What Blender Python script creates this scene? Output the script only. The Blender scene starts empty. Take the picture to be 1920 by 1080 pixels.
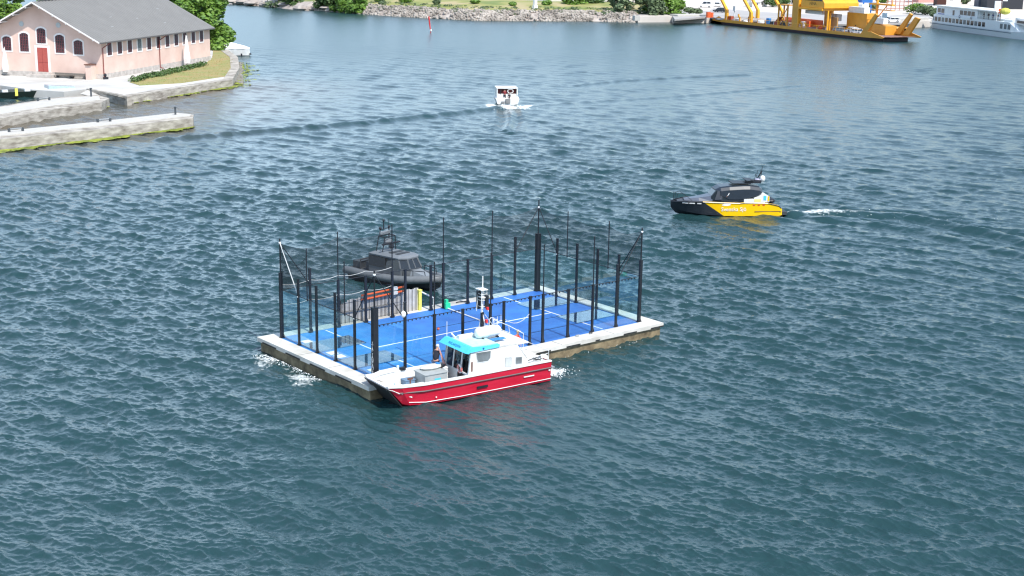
import bpy, math, random
import numpy as np
from mathutils import Vector, Matrix
random.seed(7); rng=np.random.default_rng(7)
R=math.radians
sc=bpy.context.scene; COL=sc.collection
# ------------------------------------------------------------------ camera
CX,CY,CZ=-41.647,-62.594,23.732
YAW,PIT,ROL,FPX=0.88489,0.242463,0.01596,2681.86
cam_d=bpy.data.cameras.new('camera'); cam=bpy.data.objects.new('camera',cam_d); COL.objects.link(cam)
_f=Vector((math.cos(PIT)*math.cos(YAW),math.cos(PIT)*math.sin(YAW),-math.sin(PIT)))
_r0=Vector((math.sin(YAW),-math.cos(YAW),0)); _u0=_r0.cross(_f)
_r=_r0*math.cos(ROL)+_u0*math.sin(ROL); _u=-_r0*math.sin(ROL)+_u0*math.cos(ROL)
cam.matrix_world=Matrix(((_r.x,_u.x,-_f.x,CX),(_r.y,_u.y,-_f.y,CY),(_r.z,_u.z,-_f.z,CZ),(0,0,0,1)))
cam_d.sensor_width=36; cam_d.lens=36*FPX/1920; cam_d.clip_start=1; cam_d.clip_end=12000
sc.camera=cam
# ------------------------------------------------------------------ light
SUN_EL=R(54); SUN_DIR=Vector((-0.09,-1,0)).normalized()      # towards the sun, horizontally
world=bpy.data.worlds.new('World'); sc.world=world; world.use_nodes=True
nt=world.node_tree; bg=nt.nodes['Background']
sky=nt.nodes.new('ShaderNodeTexSky'); sky.sky_type='NISHITA'; sky.sun_disc=False
sky.sun_elevation=SUN_EL; sky.sun_rotation=math.atan2(SUN_DIR.x,SUN_DIR.y)
sky.air_density=1.0; sky.dust_density=0.6; sky.ozone_density=1.5; sky.altitude=0
# unseen cloud cover, added to brighten the sky the water mirrors
tc=nt.nodes.new('ShaderNodeTexCoord'); cn=nt.nodes.new('ShaderNodeTexNoise'); cn.inputs['Scale'].default_value=3.2; cn.inputs['Detail'].default_value=6
cr=nt.nodes.new('ShaderNodeValToRGB'); cr.color_ramp.elements[0].position=.34; cr.color_ramp.elements[1].position=.68
mx=nt.nodes.new('ShaderNodeMix'); mx.data_type='RGBA'
nt.links.new(tc.outputs['Generated'],cn.inputs['Vector']); nt.links.new(cn.outputs['Fac'],cr.inputs['Fac'])
mm=nt.nodes.new('ShaderNodeMath'); mm.operation='MULTIPLY'; mm.inputs[1].default_value=0.8
nt.links.new(cr.outputs['Color'],mm.inputs[0])
# the added cloud is strongest low down, shaped for contrast in the water
sz=nt.nodes.new('ShaderNodeSeparateXYZ'); nt.links.new(tc.outputs['Generated'],sz.inputs[0])
el=nt.nodes.new('ShaderNodeMapRange'); el.inputs['From Min'].default_value=.10; el.inputs['From Max'].default_value=.66; el.inputs['To Min'].default_value=1; el.inputs['To Max'].default_value=.33
nt.links.new(sz.outputs['Z'],el.inputs['Value']); m2=nt.nodes.new('ShaderNodeMath'); m2.operation='MULTIPLY'; nt.links.new(mm.outputs[0],m2.inputs[0]); nt.links.new(el.outputs[0],m2.inputs[1])
nt.links.new(m2.outputs[0],mx.inputs['Factor'])
nt.links.new(sky.outputs[0],mx.inputs['A']); mx.inputs['B'].default_value=(8.6,11.4,14.2,1)
nt.links.new(mx.outputs['Result'],bg.inputs['Color'])
bg.inputs['Strength'].default_value=0.15
sd=bpy.data.lights.new('sun','SUN'); sd.energy=4.3; sd.angle=R(0.53); sd.color=(1,.955,.89)
so=bpy.data.objects.new('sun',sd); COL.objects.link(so)
_d=Vector((SUN_DIR.x*math.cos(SUN_EL),SUN_DIR.y*math.cos(SUN_EL),math.sin(SUN_EL)))
so.rotation_euler=_d.to_track_quat('Z','Y').to_euler(); so.location=(0,0,80)
sc.view_settings.view_transform='Standard'; sc.view_settings.look='None'; sc.view_settings.gamma=1
sc.view_settings.exposure=0.42
sc.cycles.transparent_max_bounces=32; sc.cycles.max_bounces=10; sc.cycles.use_denoising=True; sc.cycles.filter_width=1.25; sc.cycles.caustics_reflective=False; sc.cycles.caustics_refractive=False; sc.cycles.sample_clamp_indirect=4
# ------------------------------------------------------------------ helpers
WZ=-0.75
def W(x,y,z=WZ):
    """photo pixel (1920 wide) on the horizontal plane z -> point"""
    d=_f+_r*((x-960)/FPX)-_u*((y-540)/FPX); t=(z-CZ)/d.z
    return Vector((CX+d.x*t,CY+d.y*t,z))
_mats={}
def M(name,col,rough=.6,var=.12,scale=3.,metal=0.,bump=0.,col2=None,spec=.5,stretch=None,alpha=None,contrast=0):
    if name in _mats: return _mats[name]
    m=bpy.data.materials.new(name); m.use_nodes=True; n=m.node_tree; b=n.nodes['Principled BSDF']
    b.inputs['Roughness'].default_value=rough; b.inputs['Metallic'].default_value=metal
    b.inputs['Specular IOR Level'].default_value=spec
    t=n.nodes.new('ShaderNodeTexCoord'); no=n.nodes.new('ShaderNodeTexNoise'); no.inputs['Scale'].default_value=scale
    no.inputs['Detail'].default_value=5; no.inputs['Roughness'].default_value=.6
    if stretch:
        mp=n.nodes.new('ShaderNodeMapping'); mp.inputs['Scale'].default_value=stretch
        n.links.new(t.outputs['Object'],mp.inputs[0]); n.links.new(mp.outputs[0],no.inputs['Vector'])
    else: n.links.new(t.outputs['Object'],no.inputs['Vector'])
    rp=n.nodes.new('ShaderNodeValToRGB'); e=rp.color_ramp.elements
    e[0].position=.3+contrast; e[1].position=.7-contrast
    c2=col2 if col2 else tuple(min(1,c*(1+var)) for c in col); c1=col if col2 else tuple(c*(1-var) for c in col)
    e[0].color=(*c1,1); e[1].color=(*c2,1)
    n.links.new(no.outputs['Fac'],rp.inputs[0]); n.links.new(rp.outputs[0],b.inputs['Base Color'])
    if bump:
        bu=n.nodes.new('ShaderNodeBump'); bu.inputs['Strength'].default_value=.6; bu.inputs['Distance'].default_value=bump
        n.links.new(no.outputs['Fac'],bu.inputs['Height']); n.links.new(bu.outputs[0],b.inputs['Normal'])
    if alpha is not None: b.inputs['Alpha'].default_value=alpha
    _mats[name]=m; return m
def glass(name,tint=(.8,.95,1.),mixv=.05):
    if name in _mats: return _mats[name]
    m=bpy.data.materials.new(name); m.use_nodes=True; n=m.node_tree; n.nodes.remove(n.nodes['Principled BSDF'])
    o=n.nodes['Material Output']; tr=n.nodes.new('ShaderNodeBsdfTransparent'); tr.inputs[0].default_value=(*tint,1)
    gl=n.nodes.new('ShaderNodeBsdfGlossy'); gl.inputs['Roughness'].default_value=.02
    fr=n.nodes.new('ShaderNodeLayerWeight'); fr.inputs['Blend'].default_value=.5; pw_=n.nodes.new('ShaderNodeMath'); pw_.operation='POWER'; pw_.inputs[1].default_value=4.2; n.links.new(fr.outputs['Facing'],pw_.inputs[0])
    ml=n.nodes.new('ShaderNodeMath'); ml.operation='MULTIPLY_ADD'; ml.inputs[1].default_value=.85; ml.inputs[2].default_value=mixv; n.links.new(pw_.outputs[0],ml.inputs[0])
    mi=n.nodes.new('ShaderNodeMixShader'); n.links.new(ml.outputs[0],mi.inputs[0]); n.links.new(tr.outputs[0],mi.inputs[1]); n.links.new(gl.outputs[0],mi.inputs[2])
    n.links.new(mi.outputs[0],o.inputs[0]); _mats[name]=m; return m
def netting(name,dens,col=(.01,.01,.012)):
    if name in _mats: return _mats[name]
    m=bpy.data.materials.new(name); m.use_nodes=True; b=m.node_tree.nodes['Principled BSDF']
    b.inputs['Base Color'].default_value=(*col,1); b.inputs['Roughness'].default_value=.9; b.inputs['Alpha'].default_value=dens
    _mats[name]=m; return m
class MB:
    def __init__(s): s.v=[]; s.f=[]; s.m=[]; s.mats=[]; s.cur=0
    def mat(s,m):
        if m not in s.mats: s.mats.append(m)
        s.cur=s.mats.index(m); return s
    def face(s,pts):
        i=len(s.v); s.v+= [tuple(p) for p in pts]; s.f.append(tuple(range(i,i+len(pts)))); s.m.append(s.cur)
    def add(s,vs,fs):
        i=len(s.v); s.v+=[tuple(v) for v in vs]
        for f in fs: s.f.append(tuple(i+k for k in f)); s.m.append(s.cur)
    def box(s,x0,x1,y0,y1,z0,z1,rz=0,piv=None):
        vs=[(x,y,z) for z in (z0,z1) for x,y in ((x0,y0),(x1,y0),(x1,y1),(x0,y1))]
        if rz:
            px,py=piv or ((x0+x1)/2,(y0+y1)/2); c,n=math.cos(rz),math.sin(rz)
            vs=[(px+(x-px)*c-(y-py)*n,py+(x-px)*n+(y-py)*c,z) for x,y,z in vs]
        s.add(vs,[(3,2,1,0),(4,5,6,7),(0,1,5,4),(1,2,6,5),(2,3,7,6),(3,0,4,7)]); return s
    def tube(s,a,b,r,r2=None,n=8,cap=True):
        a=Vector(a); b=Vector(b); r2=r if r2 is None else r2; d=(b-a)
        if d.length<1e-6: return s
        q=d.normalized().to_track_quat('Z','Y').to_matrix(); vs=[]
        for p,rr in ((a,r),(b,r2)):
            for k in range(n):
                t=2*math.pi*k/n; vs.append(p+q@Vector((rr*math.cos(t),rr*math.sin(t),0)))
        fs=[(k,(k+1)%n,n+(k+1)%n,n+k) for k in range(n)]
        if cap: fs+=[tuple(range(n-1,-1,-1)),tuple(range(n,2*n))]
        s.add(vs,fs); return s
    def path(s,pts,r,n=6):
        for a,b in zip(pts[:-1],pts[1:]): s.tube(a,b,r,n=n)
        return s
    def prism(s,poly,z0,z1):
        n=len(poly); s.add([(x,y,z0) for x,y in poly]+[(x,y,z1) for x,y in poly],
          [tuple(range(n-1,-1,-1)),tuple(range(n,2*n))]+[(k,(k+1)%n,n+(k+1)%n,n+k) for k in range(n)]); return s
    def prismY(s,poly,y0,y1):   # poly in (x,z), extruded along y
        n=len(poly); s.add([(x,y0,z) for x,z in poly]+[(x,y1,z) for x,z in poly],
          [tuple(range(n)),tuple(range(2*n-1,n-1,-1))]+[(k,n+k,n+(k+1)%n,(k+1)%n) for k in range(n)]); return s
    def loft(s,secs,cap=True,closed=True):
        n=len(secs[0]); vs=[p for q in secs for p in q]; fs=[]
        for i in range(len(secs)-1):
            for k in range(n if closed else n-1):
                a=i*n+k; b=i*n+(k+1)%n; fs.append((a,b,b+n,a+n))
        if cap: fs+=[tuple(range(n-1,-1,-1)),tuple(range((len(secs)-1)*n,len(secs)*n))]
        s.add(vs,fs); return s
    def ball(s,c,rx,ry=None,rz=None,n=10,m=6):
        ry=rx if ry is None else ry; rz=rx if rz is None else rz
        vs=[(c[0],c[1],c[2]-rz)]
        for i in range(1,m):
            p=math.pi*i/m-math.pi/2
            for k in range(n): t=2*math.pi*k/n; vs.append((c[0]+rx*math.cos(p)*math.cos(t),c[1]+ry*math.cos(p)*math.sin(t),c[2]+rz*math.sin(p)))
        vs.append((c[0],c[1],c[2]+rz)); fs=[(0,1+(k+1)%n,1+k) for k in range(n)]
        for i in range(m-2):
            for k in range(n): a=1+i*n+k; b=1+i*n+(k+1)%n; fs.append((a,b,b+n,a+n))
        L=len(vs)-1; fs+=[(1+(m-2)*n+k,1+(m-2)*n+(k+1)%n,L) for k in range(n)]
        s.add(vs,fs); return s
    def build(s,name,parent=None,bevel=0,smooth=False):
        me=bpy.data.meshes.new(name); me.from_pydata(s.v,[],s.f)
        for m in s.mats: me.materials.append(m)
        me.polygons.foreach_set('material_index',s.m)
        if smooth: me.polygons.foreach_set('use_smooth',[True]*len(s.f))
        me.validate(); me.update()
        o=bpy.data.objects.new(name,me); COL.objects.link(o)
        if parent is not None: o.parent=parent
        if bevel:
            b=o.modifiers.new('bevel','BEVEL'); b.width=bevel; b.segments=2; b.limit_method='ANGLE'; b.angle_limit=R(40)
        return o
def tag(o,label=None,cat=None,group=None,kind=None):
    if label: o['label']=label
    if cat: o['category']=cat
    if group: o['group']=group
    if kind: o['kind']=kind
    return o
def empty(name,loc,rz=0,label=None,cat=None,group=None):
    o=bpy.data.objects.new(name,None); COL.objects.link(o); o.location=loc; o.rotation_euler=(0,0,rz); o.empty_display_size=.3
    return tag(o,label,cat,group)
def text_mesh(name,txt,size,m,parent,mat4,extrude=.004,spacing=1.0):
    cu=bpy.data.curves.new('t','FONT'); cu.body=txt; cu.size=size; cu.extrude=extrude; cu.align_x='CENTER'; cu.align_y='CENTER'; cu.space_character=spacing
    to=bpy.data.objects.new('t',cu); COL.objects.link(to); bpy.context.view_layer.update()
    me=bpy.data.meshes.new_from_object(to.evaluated_get(bpy.context.evaluated_depsgraph_get())); bpy.data.objects.remove(to); bpy.data.curves.remove(cu)
    me.materials.clear(); me.materials.append(m); me.transform(mat4); o=bpy.data.objects.new(name,me); COL.objects.link(o); o.parent=parent
    return o
def frame(ex,ey,ez,p):
    ex,ey,ez=Vector(ex).normalized(),Vector(ey).normalized(),Vector(ez).normalized()
    return Matrix(((ex.x,ey.x,ez.x,p[0]),(ex.y,ey.y,ez.y,p[1]),(ex.z,ey.z,ez.z,p[2]),(0,0,0,1)))
# ------------------------------------------------------------------ common materials
WHITE=M('white_paint',(.66,.655,.63),.4,scale=1.3,col2=(.78,.78,.77)); OFFW=M('offwhite_gelcoat',(.66,.67,.66),.4,.06)
BLK=M('black_metal',(.012,.014,.02),.45,.2); DKG=M('dark_grey',(.035,.04,.046),.6,.2); GREY=M('light_grey_paint',(.38,.4,.41),.5,.08)
CONC=M('pale_concrete',(.46,.44,.405),.85,.1,1.5,bump=.01); WETC=M('algae_stained_concrete',(.075,.055,.03),.7,scale=1.5,col2=(.31,.24,.14))
REDP=M('red_hull_paint',(.46,.006,.026),.3,scale=1.6,col2=(.56,.02,.05),stretch=(.35,1,2.2)); CYAN=M('cyan_paint',(.07,.5,.78),.4,.04); ORNG=M('orange_plastic',(.72,.12,.03),.5)
YEL=M('yellow_hull_paint',(.85,.5,.0),.35,.04); DWIN=M('dark_window_glass',(.015,.02,.025),.08,.1,spec=.8)
SKIN=M('skin',(.5,.27,.19),.55); STEEL=M('galvanised_steel',(.42,.43,.44),.4,.1,metal=.6); RED=M('red_plastic',(.6,.03,.03),.5)
BROWNR=M('rust_brown',(.14,.06,.04),.7); YPL=M('yellow_plastic',(.75,.68,.12),.5); GRN=M('green_plastic',(.02,.5,.25),.5); BLUP=M('blue_plastic',(.03,.2,.5),.5)
# ================================================================== WATER
TRACKS=[]   # boat wakes: (list of xy, half width, amplitude, wavelength)
def wpt(*px): return np.array([tuple(W(x,y))[:2] for x,y in px])
TRACKS.append((wpt((948,200),(900,206),(820,215),(700,228),(560,240),(420,252),(300,262)),1.9,.32,5.))
TRACKS.append((wpt((955,205),(958,225),(950,245)),2.5,.16,2.))
TRACKS.append((wpt((1485,400),(1560,397),(1700,405),(1920,450),(2100,500)),2.4,.26,3.2))
TRACKS.append((wpt((1485,402),(1580,412),(1720,432),(1920,478)),2.2,.2,3.))
TRACKS.append((wpt((1080,160),(1160,152),(1260,146),(1400,140)),1.6,.2,4.5))
TRACKS.append((wpt((985,200),(1080,192),(1250,182),(1500,160)),1.5,.12,4.5))
def polydist(X,Y,P):
    d=np.full(X.shape,1e9)
    for a,b in zip(P[:-1],P[1:]):
        ab=b-a; L=ab@ab; t=np.clip(((X-a[0])*ab[0]+(Y-a[1])*ab[1])/L,0,1)
        s=np.sign(ab[0]*(Y-a[1])-ab[1]*(X-a[0]))
        dd=np.hypot(X-a[0]-t*ab[0],Y-a[1]-t*ab[1]); k=dd<np.abs(d); d=np.where(k,dd*s,d)
    return d
def build_water():
    NR,NA=1250,1300
    H=CZ-WZ
    # ring radii: fine near the camera, coarser away
    ang_lo,ang_hi=R(27.5),R(2.35)
    el=np.tan(np.linspace(ang_lo,ang_hi,NR)); rad=H/el
    az=YAW+np.linspace(R(26),-R(26),NA)
    Rr,A=np.meshgrid(rad,az,indexing='ij'); X=CX+Rr*np.cos(A); Y=CY+Rr*np.sin(A); Z=np.zeros_like(X)
    dr=np.gradient(rad)[:,None]; cell=np.maximum(dr*.75,Rr*abs(az[1]-az[0]))
    dX=np.zeros_like(X); dY=np.zeros_like(X)
    g=np.random.default_rng(11)
    calm=0.85+.38*np.sin(X*.021+Y*.013+1)*np.sin(Y*.027-X*.008)+.15*np.sin(X*.06-Y*.045)
    for cx,cy,rr_,k_ in ((4,-9,9.5,.6),(55,19.5,7,.45),(8,14,7,.3),(17,18,6,.3),(92,98,6,.3)): calm=calm*(1-k_*np.exp(-((X-cx)**2+(Y-cy)**2)/rr_**2))
    near=np.exp(-((X-9)**2+(Y-2)**2)/(2*26**2))
    fade=np.clip((430-Rr)/230,.25,1)
    N=120; lams=np.exp(np.linspace(math.log(.2),math.log(4.6),N))*g.uniform(.93,1.07,N)
    mains=(YAW-R(46),YAW-R(36),YAW-R(40),YAW-R(50),YAW+R(5))
    for i,lam in enumerate(lams):
        th=mains[i%5]+g.normal(0,R(26 if lam<.6 else 13)); k=2*math.pi/lam
        s=.056*(1.0 if .8<lam<1.4 else 1.2 if lam<=.8 else .55 if lam<2.6 else .6)
        a=s/k; att=np.clip((lam/cell-1.9)/2.0,0,1)
        cx,sx=math.cos(th),math.sin(th); ph=k*(X*cx+Y*sx)+g.uniform(0,6.28)+.5*np.sin(.11*(X*sx-Y*cx)+i)
        mod=calm*fade*(1 if lam>1.5 else 1)
        Z+=a*att*mod*np.sin(ph); q=.9*a*att*mod*np.cos(ph); dX+=q*cx; dY+=q*sx
    for P,hw,amp,lam in TRACKS:
        d=polydist(X,Y,P); e=np.exp(-(d/hw)**2)*np.clip((lam/cell-1.2)/1.5,0,1)*np.clip((3.5/cell),.0,1)
        Z+=amp*e*np.cos(2*math.pi*d/lam)
    Z-=.02
    co=np.stack([X+dX,Y+dY,Z+WZ],-1).reshape(-1,3)
    idx=np.arange(NR*NA).reshape(NR,NA); q=np.stack([idx[:-1,:-1],idx[1:,:-1],idx[1:,1:],idx[:-1,1:]],-1).reshape(-1,4)
    # wide calm sheet around and below
    BV=np.array([(-5000,-5000,WZ-.45),(5000,-5000,WZ-.45),(5000,5000,WZ-.45),(-5000,5000,WZ-.45)]); n0=len(co)
    co=np.concatenate([co,BV]); q=np.concatenate([q,[[n0,n0+1,n0+2,n0+3]]])
    me=bpy.data.meshes.new('water'); me.vertices.add(len(co)); me.vertices.foreach_set('co',co.ravel())
    me.loops.add(q.size); me.loops.foreach_set('vertex_index',q.ravel().astype(np.int32)); me.polygons.add(len(q))
    me.polygons.foreach_set('loop_start',np.arange(0,q.size,4,dtype=np.int32)); me.polygons.foreach_set('loop_total',np.full(len(q),4,dtype=np.int32))
    me.polygons.foreach_set('use_smooth',np.ones(len(q),dtype=bool)); me.update()
    # shallow bottom near the stone piers
    sh=np.zeros(len(co),dtype=np.float32)
    px=wpt((0,250),(200,232),(345,205),(430,165)); d=np.abs(polydist(X,Y,px)); dd=np.exp(-(d/15)**2).ravel()
    sh[:len(dd)]=dd*.9
    at=me.attributes.new('shallow','FLOAT','POINT'); at.data.foreach_set('value',sh)
    fr_=np.zeros(len(co),dtype=np.float32); fr_[:Rr.size]=np.clip((Rr-110)/190,0,1).ravel(); fr_[Rr.size:]=1; at=me.attributes.new('open_reach','FLOAT','POINT'); at.data.foreach_set('value',fr_)
    fo=np.zeros(X.shape)
    def blob(cx,cy,ax,ay,rot,k=1.):
        c,s=math.cos(rot),math.sin(rot); u=((X-cx)*c+(Y-cy)*s)/ax; v=(-(X-cx)*s+(Y-cy)*c)/ay; return k*np.exp(-(u*u+v*v))
    for a in ((-1.75,8.9,.7,1.3,0,1.),(-2.3,8.1,.8,1.0,.3,.8),(-1.9,4.6,.8,1.5,0,1.1),(-2.5,3.7,1.0,1.0,.2,.8),(-1.5,6.6,.4,1.6,0,.6),(-1.4,2.2,.35,1.2,0,.5),
              (10.2,-2.9,1.1,.6,-.1,1.4),(9.3,-2.9,.8,.9,0,1.2),(13,-1.5,2.2,.2,0,.45),(17.5,-1.5,1.6,.2,0,.55)): fo=np.maximum(fo,blob(*a)*.58)
    yp=wpt((1478,400),(1540,398),(1620,399),(1740,406),(1920,425)); d=np.abs(polydist(X,Y,yp)); L0=np.hypot(X-yp[0][0],Y-yp[0][1]); fo=np.maximum(fo,.85*np.exp(-(d/(.5+.035*L0))**2)*np.exp(-L0/10))
    bp_=W(955,199); al=math.atan2(W(958,160).y-bp_.y,W(958,160).x-bp_.x)
    for s_ in (1,-1): cx=bp_.x-s_*2.4*math.sin(al); cy=bp_.y+s_*2.4*math.cos(al); fo=np.maximum(fo,blob(cx,cy,2.6,.9,al+s_*.35,1.2))
    fo=np.maximum(fo,blob(bp_.x-1.5*math.cos(al),bp_.y-1.5*math.sin(al),1.6,2.0,al,.9)); fo=np.maximum(fo,blob(bp_.x-7*math.cos(al),bp_.y-7*math.sin(al),4,1.1,al,.45))
    fa_=np.zeros(len(co),dtype=np.float32); fa_[:fo.size]=fo.ravel(); at=me.attributes.new('froth','FLOAT','POINT'); at.data.foreach_set('value',fa_)
    m=bpy.data.materials.new('sea_water'); m.use_nodes=True; n=m.node_tree; b=n.nodes['Principled BSDF']
    b.inputs['Roughness'].default_value=.06; b.inputs['IOR'].default_value=1.333; b.inputs['Specular IOR Level'].default_value=.75
    ca=n.nodes.new('ShaderNodeAttribute'); ca.attribute_name='shallow'
    mi=n.nodes.new('ShaderNodeMix'); mi.data_type='RGBA'; mi.inputs['A'].default_value=(.014,.044,.048,1); mi.inputs['B'].default_value=(.11,.085,.055,1)
    n.links.new(ca.outputs['Fac'],mi.inputs['Factor']); n.links.new(mi.outputs['Result'],b.inputs['Base Color'])
    fa=n.nodes.new('ShaderNodeAttribute'); fa.attribute_name='froth'
    ge=n.nodes.new('ShaderNodeNewGeometry'); mp=n.nodes.new('ShaderNodeMapping'); mp.inputs['Rotation'].default_value=(0,0,-YAW+R(34))
    mp.inputs['Scale'].default_value=(1.7,.65,1)
    n.links.new(ge.outputs['Position'],mp.inputs[0])
    n1=n.nodes.new('ShaderNodeTexNoise'); n1.inputs['Scale'].default_value=3.6; n1.inputs['Detail'].default_value=5; n1.inputs['Roughness'].default_value=.62
    n.links.new(mp.outputs[0],n1.inputs['Vector'])
    n2=n.nodes.new('ShaderNodeTexNoise'); n2.inputs['Scale'].default_value=.8; n2.inputs['Detail'].default_value=4
    n.links.new(mp.outputs[0],n2.inputs['Vector'])
    b1=n.nodes.new('ShaderNodeBump'); b1.inputs['Distance'].default_value=.036; b1.inputs['Strength'].default_value=1.
    n.links.new(n1.outputs['Fac'],b1.inputs['Height'])
    b2=n.nodes.new('ShaderNodeBump'); b2.inputs['Distance'].default_value=.14; b2.inputs['Strength'].default_value=.7
    n.links.new(n2.outputs['Fac'],b2.inputs['Height']); n.links.new(b1.outputs[0],b2.inputs['Normal']); n.links.new(b2.outputs[0],b.inputs['Normal'])
    ra=n.nodes.new('ShaderNodeAttribute'); ra.attribute_name='open_reach'; rm=n.nodes.new('ShaderNodeMapRange'); rm.inputs['To Min'].default_value=.06; rm.inputs['To Max'].default_value=.27; n.links.new(ra.outputs['Fac'],rm.inputs['Value']); n.links.new(rm.outputs[0],b.inputs['Roughness'])
    n3=n.nodes.new('ShaderNodeTexNoise'); n3.inputs['Scale'].default_value=2.6; n3.inputs['Detail'].default_value=7; n3.inputs['Roughness'].default_value=.75
    n.links.new(ge.outputs['Position'],n3.inputs['Vector'])
    s1=n.nodes.new('ShaderNodeMath'); s1.operation='MULTIPLY_ADD'; s1.inputs[1].default_value=.62; n.links.new(fa.outputs['Fac'],s1.inputs[0]); n.links.new(n3.outputs['Fac'],s1.inputs[2])
    mr=n.nodes.new('ShaderNodeMapRange'); mr.inputs['From Min'].default_value=.72; mr.inputs['From Max'].default_value=1.0; n.links.new(s1.outputs[0],mr.inputs['Value'])
    df=n.nodes.new('ShaderNodeBsdfDiffuse'); df.inputs[0].default_value=(.72,.76,.76,1)
    ms=n.nodes.new('ShaderNodeMixShader'); n.links.new(mr.outputs[0],ms.inputs[0]); n.links.new(b.outputs[0],ms.inputs[1]); n.links.new(df.outputs[0],ms.inputs[2]); n.links.new(ms.outputs[0],n.nodes['Material Output'].inputs[0])
    me.materials.append(m)
    o=bpy.data.objects.new('water',me); COL.objects.link(o); tag(o,kind='structure')
build_water()
FOAM=M('sea_foam',(.75,.78,.78),.7,.1,8)
def foam(name,label,pts_fn,n,size,group=None):
    """many small thin froth flecks on the water"""
    b=MB().mat(FOAM)
    for i in range(n):
        x,y,s=pts_fn(i); r=size*s*random.uniform(.4,1.3); k=random.randint(4,6); a0=random.random()*6; an=random.uniform(.2,.7); th=random.random()*3.14
        ring=[]
        for j in range(k):
            t=a0+2*math.pi*j/k; rr=r*random.uniform(.35,1.3); u=rr*math.cos(t); v=rr*an*math.sin(t)
            ring.append((x+u*math.cos(th)-v*math.sin(th),y+u*math.sin(th)+v*math.cos(th),WZ+.05+random.uniform(0,.05)))
        top=(x,y,WZ+.07+r*.2)
        for j in range(k): b.face([ring[j],ring[(j+1)%k],top])
    o=b.build(name); tag(o,label,'foam',group,'stuff'); return o
# ================================================================== FLOATING COURT
PL=empty('floating_platform',(10,5,WZ),0,'white concrete pontoon raft carrying the blue padel court','raft')
def pw(b,name,parent=None,**k):      # build in world coordinates, parent to an empty, keep place
    o=b.build(name,parent,**k)
    if parent is not None:
        ofs=-parent.location.copy() if parent.type=='EMPTY' else Vector((0,0,0))
        o.data.transform(Matrix.Rotation(-parent.rotation_euler.z,4,'Z')@Matrix.Translation(ofs)) if parent.type=='EMPTY' else None
    return o
DECKW=M('white_deck_concrete',(.44,.42,.375),.8,scale=.9,col2=(.63,.615,.58))
b=MB().mat(DECKW)
x0,x1,y0,y1=-1.15,21.1,-1.12,10.98
# ring of deck round the court
for (a,c,d,e) in ((x0,x1,y0,-.12),(x0,x1,10.12,y1),(x0,-.12,-.12,10.12),(20.12,x1,-.12,10.12)): b.box(a,c,d,e,-.22,.03)
deck=pw(b,'deck',PL)
b=MB().mat(WETC).box(x0+.18,x1-.15,y0+.14,y1-.15,-1.2,-.235)
pw(b,'pontoon_hull',PL)
RUBB=M('black_rubber',(.012,.012,.013),.7)
for k in range(9): pw(MB().mat(RUBB).box(1.2+k*2.35,1.2+k*2.35+(1.1 if k%3 else .35),y0-.03,y0-.002,-.2,-.13),'fender_strip',PL)
for k in range(4): pw(MB().mat(RUBB).box(x0-.03,x0-.002,.6+k*2.7,2.2+k*2.7,-.2,-.12),'fender_strip',PL)
SEAM=M('seam_grey',(.16,.155,.15),.8)
for x in (4.2,8.4,12.6,16.8):
    for (ya,yb) in ((y0,-.2),(10.2,y1)): pw(MB().mat(SEAM).box(x-.02,x+.02,ya,yb,.031,.036),'deck_joint',PL)
for y in (3.1,6.2):
    for (xa,xb) in ((x0,-.2),(20.2,x1)): pw(MB().mat(SEAM).box(xa,xb,y-.02,y+.02,.031,.036),'deck_joint',PL)
cs=bpy.data.materials.new('blue_court_turf'); cs.use_nodes=True; n=cs.node_tree; bs=n.nodes['Principled BSDF']
bs.inputs['Roughness'].default_value=.55; bs.inputs['Specular IOR Level'].default_value=.45
ge=n.nodes.new('ShaderNodeNewGeometry'); n1=n.nodes.new('ShaderNodeTexNoise'); n1.inputs['Scale'].default_value=.35; n1.inputs['Detail'].default_value=6; n1.inputs['Roughness'].default_value=.7
n.links.new(ge.outputs['Position'],n1.inputs['Vector']); rp=n.nodes.new('ShaderNodeValToRGB'); e=rp.color_ramp.elements
e[0].position=.36; e[0].color=(.025,.115,.40,1); e[1].position=.64; e[1].color=(.038,.18,.52,1)
n.links.new(n1.outputs['Fac'],rp.inputs[0])
# the turf colour mixes towards a paler cyan over its left half
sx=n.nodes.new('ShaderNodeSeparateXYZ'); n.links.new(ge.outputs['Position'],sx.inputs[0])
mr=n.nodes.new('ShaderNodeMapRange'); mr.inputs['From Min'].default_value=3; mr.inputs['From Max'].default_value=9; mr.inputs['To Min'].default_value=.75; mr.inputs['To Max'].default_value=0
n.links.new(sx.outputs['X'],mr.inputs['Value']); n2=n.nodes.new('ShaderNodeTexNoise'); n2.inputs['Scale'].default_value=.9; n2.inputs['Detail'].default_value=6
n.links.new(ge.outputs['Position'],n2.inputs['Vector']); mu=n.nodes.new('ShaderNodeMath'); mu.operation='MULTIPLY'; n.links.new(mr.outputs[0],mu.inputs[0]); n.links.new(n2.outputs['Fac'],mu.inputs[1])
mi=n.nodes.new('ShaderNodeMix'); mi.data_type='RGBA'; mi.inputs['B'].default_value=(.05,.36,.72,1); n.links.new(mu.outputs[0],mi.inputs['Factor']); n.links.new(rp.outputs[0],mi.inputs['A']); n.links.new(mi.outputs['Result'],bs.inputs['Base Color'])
b=MB().mat(cs).box(-.118,20.118,-.118,10.118,-.22,.008); turf=pw(b,'court_surface',PL)
b=MB().mat(M('line_white',(.78,.8,.82),.6,.04))
for (a,c,d,e) in ((3-.045,3.045,.1,9.9),(17-.045,17.045,.1,9.9),(3.045,16.955,4.955,5.045)): b.box(a,c,d,e,.009,.014)
pw(b,'court_line',PL)
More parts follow.
